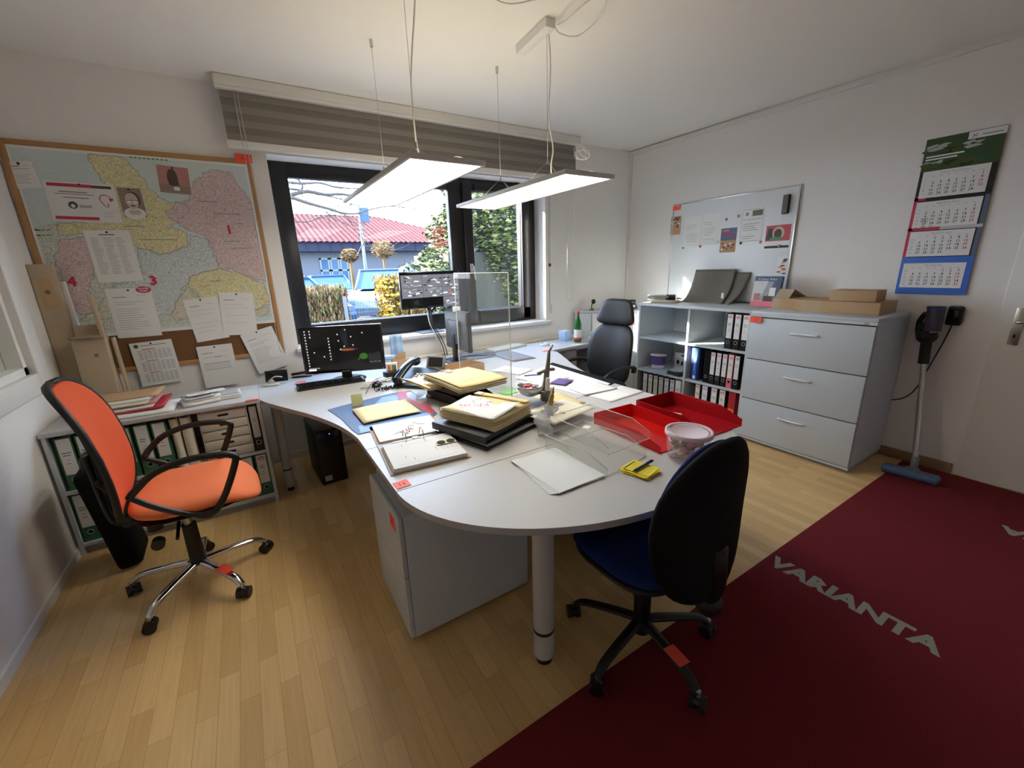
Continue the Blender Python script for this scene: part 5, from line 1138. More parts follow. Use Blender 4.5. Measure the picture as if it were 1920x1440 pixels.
# monitor seen from behind
t = thing('monitor', 'grey backed monitor seen edge on from behind in the middle of the desks', 'monitor', (1.50, 3.30, ZT), R(92))
b = MB(); b.box(-.21, .21, -.035, -.005, .10, .44, 'black', .005).box(-.205, .205, -.006, .012, .105, .435, 'screenback', .012).box(-.10, .10, .012, .035, .16, .36, 'screenback', .01); b.build('housing', t)
b = MB(); b.rect(-.20, .11, .40, .32, 'screen_black', -.0356); b.build('screen', t)
b = MB(); b.box(-.03, .03, .015, .04, 0.01, .25, 'black', .005).box(-.11, .11, -.07, .12, 0, .012, 'black', .004); b.build('stand', t)
b = MB(); b.box(-.012, .012, -.045, .02, .43, .475, 'white', .004); b.build('clip', t)
def keyboard(label, px0, px1, z, w_, d, base, keym, rz, loc):
    t = thing('keyboard', label, 'keyboard', loc, rz); b = MB(); b.prism([(-w_ / 2, -d / 2), (w_ / 2, -d / 2), (w_ / 2, d / 2), (-w_ / 2, d / 2)], 0, .016, base).box(-w_ / 2, w_ / 2, d / 2 - .02, d / 2, .016, .024, base, .004); b.build('body', t)
    b = MB(); r = random.Random(1)
    for i in range(22):
        for j in range(6):
            if j == 0 and 4 <= i <= 8 and i != 4: continue
            x = -w_ / 2 + .012 + i * (w_ - .024) / 22; y = -d / 2 + .010 + j * (d - .034) / 6; b.box(x, x + (w_ - .024) / 22 - .003, y, y + (d - .034) / 6 - .003, .016, .022, keym, .0012)
    k_ = b.build('keys', t); k_['kind'] = 'stuff'
p0, p1 = PZ(541, 733, .735), PZ(684, 711, .735); kc = (p0 + p1) / 2
ka = math.atan2(p1.y - p0.y, p1.x - p0.x)
keyboard('black keyboard in front of the left monitor', 0, 0, 0, .45, .145, 'black', 'blackmatte', ka, (kc.x - .06 * math.sin(ka) * 0 + .03, kc.y + .06, ZT + .001))
keyboard('white keyboard lying at the back of the right desk near the window wall', 0, 0, 0, .44, .14, 'beigeplastic', 'beigeplastic', R(14), (2.13, 3.51, ZT + .001))
def mouse(label, loc, rz, m_='black'):
    t = thing('computer_mouse', label, 'mouse', loc, rz); b = MB(); b.ball((0, 0, .004), .032, m_, (1.0, 1.75, .95), 16, 10); b.box(-.03, .03, -.05, .05, -.001, .002, m_, .001); b.build('shell', t)
    b = MB(); b.cyl((-.003, .03, .033), (.003, .03, .033), .006, 'midgrey'); b.build('wheel', t)
p = PZ(706, 719, ZT + .02); mouse('black mouse right of the black keyboard', (p.x, p.y, ZT + .001), R(-30), 'blackgloss')
p = PZ(1022, 645, ZT + .02); mouse('small white and black mouse on the side desk near the green bottle', (p.x, p.y, ZT + .001), R(80), 'white')
b = MB(); b.box(-.09, .09, -.20, .20, 0, .42, 'black', .006).box(-.088, .088, -.205, -.198, .01, .41, 'blackgloss', .004).rect(-.07, .03, .05, .04, 'lightgrey', -.2056).rect(.0, .385, .006, .005, 'led_blue', -.206)
solo('computer_tower', 'black computer tower standing on the floor under the left desk', 'computer', b, (.33, 3.28, 0), R(4))
b = MB(); b.lathe([(.001, 0), (.032, 0), (.034, .02), (.030, .10), (.034, .16), (.026, .20), (.012, .24), (.012, .27), (.001, .27)], 'glass_clear', 18); solo('plastic_bottle', 'clear empty plastic bottle standing on the floor by the low shelf', 'bottle', b, (.12, 3.04, .001))
# desk phone, left
p = PZ(785, 722, ZT); t = thing('desk_phone', 'black desk telephone with curved handset and tilted grey display', 'telephone', (p.x + .02, p.y + .04, ZT + .001), R(-48)); t.scale = (1.25, 1.25, 1.15)
b = MB(); b.prism([(-.10, -.11), (.12, -.11), (.12, .10), (-.10, .10)], 0, .02, 'black').add([(-.10, -.11, .02), (.12, -.11, .02), (.12, .10, .075), (-.10, .10, .075), (-.10, .10, .02), (.12, .10, .02)], [(0, 1, 2, 3), (0, 3, 4), (1, 5, 2), (3, 2, 5, 4)], 'black'); b.build('base', t)
b = MB(); sl = math.atan2(.055, .21); Mp = Matrix.Translation((0, -.11, .0215)) @ Matrix.Rotation(sl, 4, 'X')
for i in range(4):
    for j in range(5): b.box(-.02 + i * .022, -.02 + i * .022 + .016, .03 + j * .022, .03 + j * .022 + .014, 0, .005, 'lightgrey' if (i + j) % 2 else 'white', .001, Mp)
b.box(.075, .11, .03, .15, 0, .001, 'midgrey', 0, Mp).box(-.09, -.04, .03, .06, 0, .001, 'lightgrey', 0, Mp); b.build('keypad', t)
b = MB(); b.tube([(-.075, -.115, .050), (-.078, -.08, .068), (-.076, -.01, .100), (-.073, .06, .122), (-.070, .115, .128)], .030, 'blackgloss', 12, 5, flat=.55).ball((-.072, .10, .110), .034, 'black', (1, 1, .7)).ball((-.076, -.095, .042), .032, 'black', (1, 1, .7)); b.build('handset', t)
b = MB(); Md = Matrix.Translation((.055, .10, .07)) @ Matrix.Rotation(R(-20), 4, 'X'); b.box(-.06, .06, 0, .015, 0, .085, 'greyplastic', .006, Md).rect(-.045, .012, .09, .06, 'scr_dark', -.0008, Md); b.build('display', t)
# white charger brick
p = PZ(733, 706, ZT); b = MB(); b.box(-.05, .05, -.032, .032, 0, .042, 'black', .006); solo('power_adapter', 'black power adapter block with cables behind the mouse', 'adapter', b, (p.x, p.y, ZT + .001), R(10))
b = MB(); q = ZT + .004
b.tube([PZ(718, 708, q), PZ(707, 710, q), PZ(700, 716, q), PZ(692, 726, q), PZ(686, 738, q)], .0025, 'black', 6, 4); b.tube([PZ(745, 708, q), PZ(738, 712, q), PZ(722, 715, q), PZ(712, 717, q)], .0025, 'black', 6, 4); b.tube([PZ(706, 722, q), PZ(716, 716, q), PZ(735, 716, q), PZ(748, 709, q)], .0018, 'black', 6, 4)
solo('desk_cables', 'thin black cables winding around the adapter and mouse', 'cable', b)
b = MB(); r = random.Random(3); k_ = []
for k in range(150):
    a = k * .37; u = .055 + .03 * math.sin(k * .23); x = u * math.cos(a) * 1.25 + r.gauss(0, .004); y = u * .55 * math.sin(a * .9) + r.gauss(0, .004); k_.append((x, y)); b.ball((x, y, .0045 + .004 * (k % 3)), .0042, 'blackgloss', u=7, v=5)
p = PZ(733, 729, ZT); o = solo('bead_necklace', 'heap of a black bead necklace in front of the telephone', 'necklace', b, (p.x, p.y, ZT + .001), R(-10))
# cards under the mouse
for k, (px, py, rz, w_, h_, m_, lab) in enumerate(((672, 732, -20, .13, .085, 'lightgrey', 'greenish printed card left of the bead necklace'), (690, 722, 12, .11, .07, 'paper', 'white card with a red bar beside the mouse'), (726, 716, 25, .10, .12, 'paper', 'pale slip of paper between mouse and telephone'))):
    p = PZ(px, py, ZT); b = MB(); b.box(0, w_, -.0008, 0, 0, h_, m_).rect(.008, h_ * .6, w_ * .5, h_ * .15, ('ink_green', 'rednote', 'ink_light')[k], -.0012).rect(.008, h_ * .25, w_ * .8, h_ * .2, ('leaf2', 'ink_light', 'ink_green')[k], -.0012)
    solo('paper_card', lab, 'card', b, (p.x, p.y, ZT + .0018 + .001 * k), (FLAT, 0, R(rz)))
# ------------------------------------------------------------------ things on the left desk
clear('cellophane', (.9, .92, .95), .45, 1.5, .1)
mat('leafy', (.25, .75, .15), .6)
def flat_sheet(name, label, cat, corners, z, m='paper', draw=None, curl=0, th=.0008, group=None, lift=0, n_=8):
    """sheet lying at height z; corners = picture points of near-left, near-right, far-left corners"""
    A, B_, D_ = (PZ(q[0], q[1], z) for q in corners); u = B_ - A; v = D_ - A
    ang = math.atan2(u.y, u.x); w_ = u.length; vn = Vector((-math.sin(ang), math.cos(ang), 0)); h_ = abs(v.dot(vn)); sk = 0
    b = MB(); rr = random.Random(int(A.x * 1000))
    b.sheet(lambda s_, t_: (s_ * w_, -(.001 + curl * ((1 - s_) * (1 - s_) * .5 + t_ * t_ * .4) + lift * s_ * (1 - s_)), t_ * h_), n_, n_, m, th)
    if draw: draw(b, w_, h_)
    return solo(name, label, cat, b, (A.x, A.y, z + .0005), (FLAT, 0, ang), group)
# desk mat
b = MB(); mw, mh = .52, .60
pts = [PZ(x, y, ZT) for x, y in ((615, 769), (640, 762), (735, 738), (770, 733), (820, 776), (800, 790), (672, 815), (660, 807), (640, 786))]
c0 = PZ(700, 775, ZT)
loc_ = [(q.x - c0.x, q.y - c0.y) for q in pts]
b.prism(loc_, 0, .003, 'matblue')
def ontop(pp, m_, z, b=b): b.add([(q.x - c0.x, q.y - c0.y, z) for q in (PZ(x, y, ZT) for x, y in pp)], [tuple(range(len(pp)))], m_)
ontop([(672, 800), (815, 772), (800, 789), (676, 813)], 'matblue_lt', .0034); ontop([(716, 746), (752, 740), (745, 752), (700, 762)], 'matblue_lt', .0036)
ontop([(742, 742), (752, 735), (770, 736), (800, 757), (816, 772), (810, 779), (790, 768), (765, 752), (748, 748)], 'matred', .0038)
ontop([(762, 738), (770, 736), (798, 755), (788, 758), (764, 746)], 'trimwhite', .0042)
solo('desk_mat', 'blue and red patterned desk mat with rounded corners on the left desk', 'desk mat', b, (c0.x, c0.y, ZT + .0006))
flat_sheet('hanging_folder', 'single tan cardboard folder lying on the blue desk mat', 'folder', ((682, 795), (790, 772), (660, 769)), ZT + .012, 'manila_lt', lambda b, w_, h_: b.rect(w_ * .36, h_ * .86, w_ * .12, h_ * .08, 'white', -.006), curl=.004, th=.0015, lift=.02)
p = PZ(672, 763, ZT); b = MB(); b.box(-.033, .033, -.0006, 0.0, 0, .072, 'postit').box(-.033, .033, 0, .04, 0, .003, 'postit'); solo('sticky_note', 'yellow sticky note standing upright at the left end of the tan folder', 'sticky note', b, (p.x, p.y + .01, ZT + .004), (R(-8), 0, R(-4)))
# ring binder, open
A = PZ(735, 893, ZT); B_ = PZ(883, 858, ZT); u = B_ - A; ang = math.atan2(u.y, u.x); w_ = u.length
t = thing('ring_binder', 'open ring binder with handwritten pages lying at the front edge of the left desk', 'ring binder', (A.x, A.y, ZT + .001), ang)
w_ = .335; b = MB(); b.box(0, w_, 0, .285, 0, .003, 'kraft').box(0, w_, .285, .335, 0, .004, 'midgrey').box(0, w_, .335, .60, 0, .003, 'kraft').box(-.003, .0, 0, .6, 0, .004, 'midgrey'); b.build('cover', t)
b = MB()
for k in range(6): b.box(.008 + .001 * k, w_ - .012 - .001 * (k % 3), .008, .27 + .002 * (k % 2), .004 + k * .003, .0065 + k * .003, 'paper')
M_ = Matrix.Translation((.008, .008, .0225)) @ Matrix.Rotation(FLAT, 4, 'X')
for x, z, w2_, h2_ in ((.10, .04, .002, .03), (.07, .075, .002, .03), (.21, .10, .002, .035), (.08, .20, .002, .03), (.19, .21, .002, .03)): b.rect(x, z, w2_, h2_, 'ink_grey', -.0006, M_)
for z in (.02, .21): b.rect(.03, z, .25, .0012, 'ink_light', -.0006, M_)
for k in range(4): b.rect(.235 + .022 * k, .09, .0012, .06, 'ink_grey', -.0006, M_)
for k in range(3): b.rect(.235, .09 + .03 * k, .075, .0012, 'ink_grey', -.0006, M_)
b.build('front_pages', t)
b = MB(); b.box(.012, w_ - .015, .345, .59, .003, .012, 'paper'); M_ = Matrix.Translation((.012, .345, .0125)) @ Matrix.Rotation(FLAT, 4, 'X')
def scribble(b, x, z, w_, h_, m_, M_, seed, y=-.001, r_=.0009, n_=14):
    r = random.Random(seed); b.tube([(x + w_ * k / n_, y, z + h_ * r.random()) for k in range(n_ + 1)], r_, m_, 4, 3, M=M_)
scribble(b, .11, .04, .07, .08, 'ink_red', M_, 3); scribble(b, .16, .12, .09, .06, 'ink_grey', M_, 4); scribble(b, .08, .03, .08, .05, 'ink_grey', M_, 5, n_=8); b.build('back_pages', t)
b = MB(); b.box(.06, .28, .298, .312, .004, .014, 'steel', .003).box(.155, .185, .292, .318, .010, .018, 'steel', .003)
for x in (.12, .20):
    b.tube([(x, .265, .012), (x, .262, .035), (x, .28, .058), (x, .305, .062), (x, .33, .05), (x, .345, .02)], .0024, 'steel', 7, 4)
b.build('ring_mechanism', t)
p = PZ(836, 829, ZT + .024); b = MB(); b.box(-.045, .045, -.02, .02, 0, .001, 'postit'); 
for s_ in (-1, 1): b.cyl((s_ * .022, 0, .001), (s_ * .022, 0, .003), .019, 'felt_dk', seg=20)
solo('felt_pads', 'yellow strip with two round dark felt pads on the ring binder page', 'felt pads', b, (p.x, p.y, ZT + .0265), ang)

# stack of hanging folders in letter trays, centre
t = thing('letter_tray', 'black letter tray holding papers at the right rear of the blue mat', 'letter tray', (.96, 2.10, ZT + .001), R(14), 'stacked black letter trays')
def tray(t, m, w_=.255, d=.345, h_=.055, th=.003, em=None, lip=.02, cut=True):
    """letter tray, open to local -y; high back and sloping sides"""
    em = em or m
    b = MB(); b.box(0, w_, 0, d, 0, th, m); b.build('tray_floor', t)
    b = MB(); b.box(0, w_, d - th, d, th, h_, m)
    for x0 in (0, w_ - th):
        prof = [(.0, th), (.0, h_ * .45), (d * .28, h_), (d - th, h_), (d - th, th)] if cut else [(0, th), (0, h_), (d - th, h_), (d - th, th)]
        vs = [(x0, y, z) for y, z in prof] + [(x0 + th, y, z) for y, z in prof]; n_ = len(prof)
        b.add(vs, [tuple(range(n_)), tuple(range(2 * n_ - 1, n_ - 1, -1))] + [(i, n_ + i, n_ + (i + 1) % n_, (i + 1) % n_) for i in range(n_)], m)
    b.build('tray_walls', t)
    b = MB(); e = .0016
    for x0 in (0, w_): b.tube([(x0, 0, h_ * .45), (x0, d * .28, h_), (x0, d, h_)], e, em, 5, 0)
    b.tube([(0, d, h_), (w_, d, h_)], e, em, 5, 0).tube([(0, 0, th), (w_, 0, th)], e, em, 5, 0); b.build('rim', t)
tray(t, 'black')
t = thing('letter_tray', 'upper black letter tray under the hanging folders with sloping front', 'letter tray', (.955, 2.13, ZT + .066), R(14), 'stacked black letter trays'); tray(t, 'black', .26, .35, .05)
# yellow hanging folder pile
def folder_pile(name, label, loc, rz, w_, d, n_, m, dz=.006, curl=.02, group=None, seed=1, clip=None, rails=True, th=.0016):
    t = thing(name, label, 'folders', loc, rz, group); r = random.Random(seed)
    for k in range(n_):
        ox = r.uniform(-.006, .006); oy = r.uniform(-.006, .006)
        b = MB(); b.sheet(lambda u, v: (ox + w_ * (u - .5), oy + d * (v - .5), k * dz + curl * (1 - u) ** 4 * (.4 + .6 * v) + .004 * math.sin(PI * v)), 8, 8, m if k == n_ - 1 or k % 2 else 'paper_cream', th)
        if rails: b.box(ox - w_ * .5 + .01, ox + w_ * .5, oy + d * .5 - .003, oy + d * .5, k * dz + .001, k * dz + .004, 'steel')
        b.build('folder' if m != 'paper' else 'sheet', t)
    return t
t = folder_pile('folder_stack', 'pile of yellow hanging folders in the middle of the desk, higher of the two piles', (1.03, 2.20, ZT + .125), R(9), .335, .40, 7, 'manila', .0055, .02, seed=3)
b = MB(); b.box(-.02, .015, .14, .19, .040, .044, 'white', .001); b.build('label_tab', t, 'white label tab')
b = MB(); M_ = Matrix.Translation((-.15, -.18, .041)) @ Matrix.Rotation(FLAT, 4, 'X'); scribble(b, .03, .06, .16, .015, 'ink_light', M_, 9, -.004); b.build('pencil_note', t)
t = folder_pile('folder_stack', 'smaller open yellow folder left of the main yellow pile, behind the phone', (.88, 2.42, ZT + .09), R(14), .20, .30, 3, 'manila_lt', .006, .025, seed=5)
# black leatherette document binders and the big paper pile
t = thing('document_folder', 'large flat black folder at the bottom of the front paper pile', 'folder', (.915, 1.74, ZT + .001), R(17), 'black folders under the front paper pile')
b = MB(); b.box(-.19, .17, -.19, .16, 0, .014, 'blackgloss', .004).box(-.18, .165, -.185, .155, .015, .024, 'midgrey', .002); b.build('cover', t)
t = thing('document_folder', 'thick black folder with rounded spine under the paper pile', 'folder', (.905, 1.735, ZT + .027), R(20), 'black folders under the front paper pile')
b = MB(); b.box(-.18, .18, -.17, .18, 0, .005, 'leather', .002).box(-.18, .18, -.17, .18, .030, .035, 'leather', .002).box(-.185, -.172, -.17, .18, .0, .036, 'leather', .005).box(-.17, .17, -.16, .17, .006, .029, 'black', .002); b.build('cover', t)
t = folder_pile('paper_pile', 'front pile of tan folders and papers topped by a creased sheet with red handwriting', (.925, 1.745, ZT + .066), R(24), .315, .33, 12, 'manila', .0048, .012, seed=7, rails=False)
zt = 12 * .0048
b = MB(); b.sheet(lambda u, v: (-.16 + .235 * u, -.16 + .325 * v, zt + .004 + .006 * math.sin(u * 5) * math.sin(v * 4) + .035 * max(0, (.35 - v)) * max(0, (u - .35)) * 2), 14, 14, 'paper', .0006)
M_ = Matrix.Translation((-.16, -.16, zt + .012)) @ Matrix.Rotation(FLAT, 4, 'X')
Mt = M_ @ Matrix.Translation((.05, 0, .24)) @ Matrix.Rotation(R(62), 4, 'Y')
b.text('BEI GLA', 0, 0, .030, 'ink_red', -.003, width=.15, M=Mt); scribble(b, .10, .20, .10, .05, 'ink_light', M_, 12, -.003); scribble(b, .11, .13, .10, .05, 'ink_light', M_, 13, -.003); b.build('top_sheet', t)
b = MB(); b.box(.115, .158, -.16, .17, zt + .002, zt + .006, 'manila', .001).box(.117, .119, -.16, .17, zt + .006, zt + .0075, 'kraft').box(.11, .15, .12, .16, zt + .006, zt + .010, 'white', .001); b.build('folder_edge', t)
t = thing('letter_tray', 'shallow dark grey letter tray behind the front paper pile', 'letter tray', (1.145, 1.60, ZT + .001), R(17))
b = MB(); b.box(0, .25, 0, .34, 0, .05, 'black', .006).box(.006, .244, .006, .334, .0495, .056, 'cab_dk', .004); b.build('body', t)
# acrylic divider
t = thing('acrylic_screen', 'clear upright acrylic screen standing between the two desks', 'screen', (1.225, 1.98, ZT))
b = MB(); b.box(-.002, .002, 0, .70, .0, .755, 'acrylic'); b.build('panel', t)
b = MB()
for a in ((0, 0, 0, .755), (.70, .70, 0, .755)): b.box(-.0026, .0026, a[0] - .002, a[1] + .002, a[2], a[3], 'acryl_edge')
b.box(-.0026, .0026, 0, .70, .753, .757, 'acryl_edge'); b.build('polished_edge', t)
# clear desk organiser
t = thing('desk_organiser', 'smoky clear curved desk organiser with compartments behind the yellow folders', 'organiser', (1.30, 2.17, ZT + .001), R(20))
b = MB()
for x in (0, .05, .10, .15): b.prism([(0, 0), (.16, 0), (.20, .04), (.20, .10), (.10, .13), (0, .15)], 0, .003, 'tray_clear', M=Matrix.Translation((x, 0, 0)) @ Matrix.Rotation(PI / 2, 4, 'Z') @ Matrix.Rotation(PI / 2, 4, 'X'))
b.box(0, .153, 0, .20, 0, .003, 'tray_clear').box(0, .153, .197, .20, 0, .10, 'tray_clear'); b.build('shell', t)
# carton and bag behind the yellow folders
t = thing('cardboard_box', 'small open brown cardboard box behind the yellow folder pile', 'cardboard box', (1.27, 2.79, ZT + .001), R(12)); b = MB()
b.box(-.17, .17, -.09, .09, 0, .003, 'kraft').box(-.17, -.167, -.09, .09, 0, .09, 'kraft').box(.167, .17, -.09, .09, 0, .09, 'kraft').box(-.17, .17, -.09, -.087, 0, .09, 'kraft').box(-.17, .17, .087, .09, 0, .09, 'kraft'); b.build('carton', t)
t = thing('paper_holder', 'clear wire topped holder left of the small open cardboard box', 'holder', (1.035, 2.585, ZT + .001), R(10)); b = MB()
b.box(-.07, .07, -.05, .05, 0, .06, 'tray_clear'); b.build('box', t); b = MB(); b.tube([(-.07, -.05, .06), (-.065, -.05, .11), (-.03, -.05, .13), (.04, -.05, .13), (.07, -.05, .09), (.075, -.05, .03)], .0022, 'white', 6, 4).tube([(.0, -.05, .132), (.0, -.05, .03)], .0018, 'white', 6, 0); b.build('wire', t)
# clear dispenser near the phone
p = PZ(800, 745, ZT); t = thing('tape_tray', 'clear plastic paper clip tray in front of the phone', 'tray', (p.x, p.y, ZT + .004), R(-30)); b = MB()
b.box(-.06, .06, -.04, .04, 0, .003, 'tray_clear').box(-.06, .06, -.04, -.038, 0, .022, 'tray_clear').box(-.06, .06, .038, .04, 0, .035, 'tray_clear').box(-.06, -.058, -.04, .04, 0, .03, 'tray_clear').box(.058, .06, -.04, .04, 0, .03, 'tray_clear').box(.0, .05, -.03, .03, .004, .02, 'lightgrey', .003); b.build('body', t)
t = thing('letter_tray', 'empty black tray with white papers left of the front paper pile', 'letter tray', (.80, 1.98, ZT + .001), R(-10), 'stacked black letter trays'); b = MB(); b.box(0, .14, 0, .16, 0, .03, 'black', .008).box(.01, .12, -.005, .12, .030, .034, 'paper').box(.0, .10, -.008, .10, .0345, .038, 'paper'); b.build('body', t)
# box of sticky tabs, tissue box, cardboard
p = PZ(738, 712, ZT); b = MB(); b.box(-.042, .042, 0, .035, 0, .10, 'paper', .002)
for k, m_ in enumerate(('rednote', 'orange_file', 'yellow', 'leafyellow', 'green_file', 'blue_dk')): b.rect(-.028 + k * .010, .042, .0085, .045, m_, -.0008)
solo('tab_dispenser', 'small white box with rainbow coloured index tabs behind the adapter', 'tab dispenser', b, (p.x + .03, p.y + .12, ZT + .001), R(-15))
t = thing('cardboard_box', 'small upright brown cardboard box with a blue bag of tissues in it', 'cardboard box', (.955, 3.30, ZT + .001), R(-8)); b = MB(); b.box(-.04, .065, -.05, .05, 0, .105, 'kraft', .002).add([(-.03, -.052, .105), (.065, -.052, .105), (.065, -.056, .155), (-.01, -.056, .145)], [(0, 1, 2, 3)], 'kraft'); b.build('carton', t)
b = MB(); b.sheet(lambda u, v: (-.03 + .085 * u, .0 + .012 * math.sin(u * 9) + .004 * math.sin(v * 12), .10 + .19 * v * (1 - .15 * (u - .5) ** 2)), 10, 10, 'lightblue', .012).box(-.10, .0, -.02, .03, .09, .13, 'lightblue', .012); b.build('tissue_bag', t)
# stapler, hole punch, little stand left of monitor
p = PZ(565, 705, ZT); t = thing('stapler', 'black stapler behind the left end of the black keyboard', 'stapler', (p.x, p.y - .04, ZT + .001), R(-15)); b = MB(); b.box(-.07, .07, -.017, .017, 0, .008, 'black', .002).box(-.07, .06, -.012, .012, .022, .042, 'black', .008, Matrix.Rotation(R(-5), 4, 'Y')).box(.035, .065, -.012, .012, .005, .032, 'steel', .002); b.build('body', t)
p = PZ(594, 702, ZT); b = MB(); b.ball((0, 0, .008), .03, 'blackgloss', (1, .7, .65)); solo('webcam', 'small rounded black device between stapler and monitor foot', 'device', b, (p.x, p.y + .02, ZT + .001), 0)
t = thing('phone_stand', 'black smartphone in a small pale stand at the left end of the left desk', 'phone stand', (.06, 3.44, ZT + .001), R(-12)); b = MB(); b.box(-.05, .05, -.035, .035, 0, .012, 'beigeplastic', .003).prism([(-.03, 0), (.03, 0), (.0, .05)], -.02, -.015, 'beigeplastic', M=Matrix.Rotation(PI / 2, 4, 'X')); b.build('stand', t)
b = MB(); Mk = Matrix.Translation((.03, .035, .015)) @ Matrix.Rotation(R(-18), 4, 'X'); b.box(-.075, .075, 0, .009, 0, .085, 'blackgloss', .004, Mk); b.build('smartphone', t)
b = MB(); b.tube([(0, 0, .02), (.05, .02, .055), (.10, .03, .045)], .004, 'steel', 6, 3); solo('silver_pen', 'silver pen leaning on the smartphone stand', 'pen', b, (.03, 3.40, ZT + .012), R(-10))
# cables and duct on the back edge of the desks
b = MB(); b.box(0, 2.3, 0, .035, 0, .035, 'paper_cream', .004); solo('cable_duct', 'pale cable duct lying along the wall behind the desks', 'cable duct', b, (.98, 3.655, .70))
b = MB(); r = random.Random(12)
for k in range(4): b.tube([PZ(800 + k * 6, 690 - k, ZT + .006), PZ(815, 684 + k, ZT + .008), PZ(835, 676 - k, ZT + .01), PZ(870 + k * 4, 668, ZT + .008), PZ(900 + 8 * k, 664 + k, ZT + .006), PZ(930, 660 + 2 * k, ZT + .006)], .003, 'black' if k % 2 else 'blackgloss', 6, 4)
solo('desk_cables', 'bundle of black cables lying behind the telephone towards the monitor foot', 'cable', b)
# dark pads and papers on the right desk
flat_sheet('mouse_pad', 'dark grey pad with a faint drawing on the right desk, front of the white keyboard', 'pad', ((963, 678), (1005, 671), (951, 652)), ZT + .004, 'greyplastic', curl=0, th=.002)
flat_sheet('mouse_pad', 'smaller dark pad at the foot of the grey backed monitor', 'pad', ((880, 675), (925, 669), (893, 660)), ZT + .004, 'greyplastic', curl=0, th=.002)
def doc(seed=1, col='ink_light'): return lambda b, w_, h_: b.lines(w_ * .08, h_ * .9, w_ * .8, 6, .015, col, .002, -.004, seed)
t = thing('desk_pad', 'white desk pad with black border strip on the right desk', 'desk pad', (0, 0, 0))
A = PZ(1148, 718, ZT); b = MB(); c0 = PZ(1090, 715, ZT); t.location = (c0.x, c0.y, ZT + .0008)
def loc2(pp): return [(q.x - c0.x, q.y - c0.y) for q in (PZ(x, y, ZT) for x, y in pp)]
b.prism(loc2([(968, 710), (1030, 684), (1152, 718), (1092, 742)]), 0, .002, 'paper'); b.build('pad', t)
b = MB(); b.prism(loc2([(1030, 684), (1036, 681), (1155, 716), (1148, 721)]), .002, .006, 'blackmatte').prism(loc2([(1148, 721), (1152, 718), (1102, 741), (1098, 739)]), .002, .006, 'blackmatte'); b.build('border_strip', t)
flat_sheet('paper_sheet', 'white sheet lying on the desk pad near the metal candle holder', 'paper', ((1030, 722), (1068, 708), (980, 704)), ZT + .005, 'paper', doc(3), group='papers on the right desk')
flat_sheet('paper_sheet', 'large white sheet at the corner of the desk pad, right desk', 'paper', ((1062, 727), (1098, 741), (1095, 707)), ZT + .0075, 'paper', doc(4), group='papers on the right desk')
flat_sheet('paper_sheet', 'sheet nearest the red trays at the right end of the right desk', 'paper', ((1105, 742), (1146, 754), (1160, 722)), ZT + .002, 'paper', doc(5), th=.002, group='papers on the right desk')
flat_sheet('paper_sheet', 'white papers in the middle of the right desk, left of the pad', 'paper', ((975, 703), (1000, 693), (935, 690)), ZT + .003, 'paper', doc(6), group='papers on the right desk')
b = MB(); b.cyl((-.06, 0, 0), (.06, 0, .0), .0045, 'ink_blue', seg=10).cyl((.06, 0, 0), (.072, 0, 0), .0045, 'black', .001, seg=10); p = PZ(998, 706, ZT); solo('ballpoint_pen', 'dark blue pen lying on papers left of the candle holder', 'pen', b, (p.x, p.y, ZT + .0115), R(-22))
# envelope with letter
flat_sheet('envelope', 'large crumpled yellow envelope on the right desk behind the clear trays', 'envelope', ((1010, 778), (1098, 755), (1003, 748)), ZT + .03, 'manila', curl=.012, th=.006, lift=.02)
flat_sheet('paper_sheet', 'cream letter lying on top of the yellow envelope', 'paper', ((1040, 798), (1118, 765), (1040, 755)), ZT + .050, 'paper_cream', doc(8, 'ink_grey'), curl=.006, lift=.012)
flat_sheet('flyer', 'purple and white flyer poking out behind the candle holder', 'flyer', ((1030, 718), (1060, 722), (1040, 708)), ZT + .012, 'purple')
flat_sheet('paper_card', 'small bright green card behind the metal bowl', 'card', ((950, 741), (972, 735), (944, 733)), ZT + .002, 'leafy')
# candle holder figure with bowl
t = thing('candle_holder', 'tall rough metal candle holder with a bowl on its arm', 'candle holder', (1.335, 1.80, ZT + .001))
b = MB(); b.cyl((0, 0, 0), (0, 0, .10), .035, 'pewter', .028).cyl((0, 0, .10), (0, 0, .115), .05, 'pewter').tube([(.0, 0, .11), (.01, 0, .20), (.02, .0, .26), (.035, .01, .33)], (.020, .008), 'pewter', 9, 4).tube([(-.05, 0, .215), (0, 0, .225), (.05, 0, .225), (.06, 0, .22)], .010, 'pewter', 8, 3).tube([(.03, 0, .33), (.06, .01, .36)], .006, 'pewter', 7, 0).tube([(-.09, 0, .105), (-.02, 0, .11)], .012, 'pewter', 8, 0); b.build('stem', t)
b = MB(); b.lathe([(.001, .10), (.03, .102), (.055, .118), (.068, .145), (.071, .160), (.067, .160), (.060, .146), (.045, .128), (.001, .118)], 'steel', 28, (-.105, 0, .0)); b.build('bowl', t)
b = MB()
for k in range(9): b.ball((-.105 + .038 * math.cos(k * 2.2) * (k % 3) / 2, .038 * math.sin(k * 2.2) * (k % 3) / 2, .150 + .005 * (k % 2)), .014, ('candy4', 'purple', 'white', 'capred')[k % 4], (1.3, .8, .6))
b.build('sweets', t)
b = MB(); b.cyl((-.008, -.03, .12), (-.004, -.03, .19), .013, 'paper_cream', .011); b.build('candle_stub', t)
t = thing('drinking_cup', 'clear plastic cup with crumpled cellophane in front of the candle holder', 'cup', (1.12, 1.52, ZT + .001))
b = MB(); b.lathe([(.03, 0), (.033, .002), (.036, .08), (.034, .08), (.031, .003)], 'tray_clear', 20); b.build('cup', t)
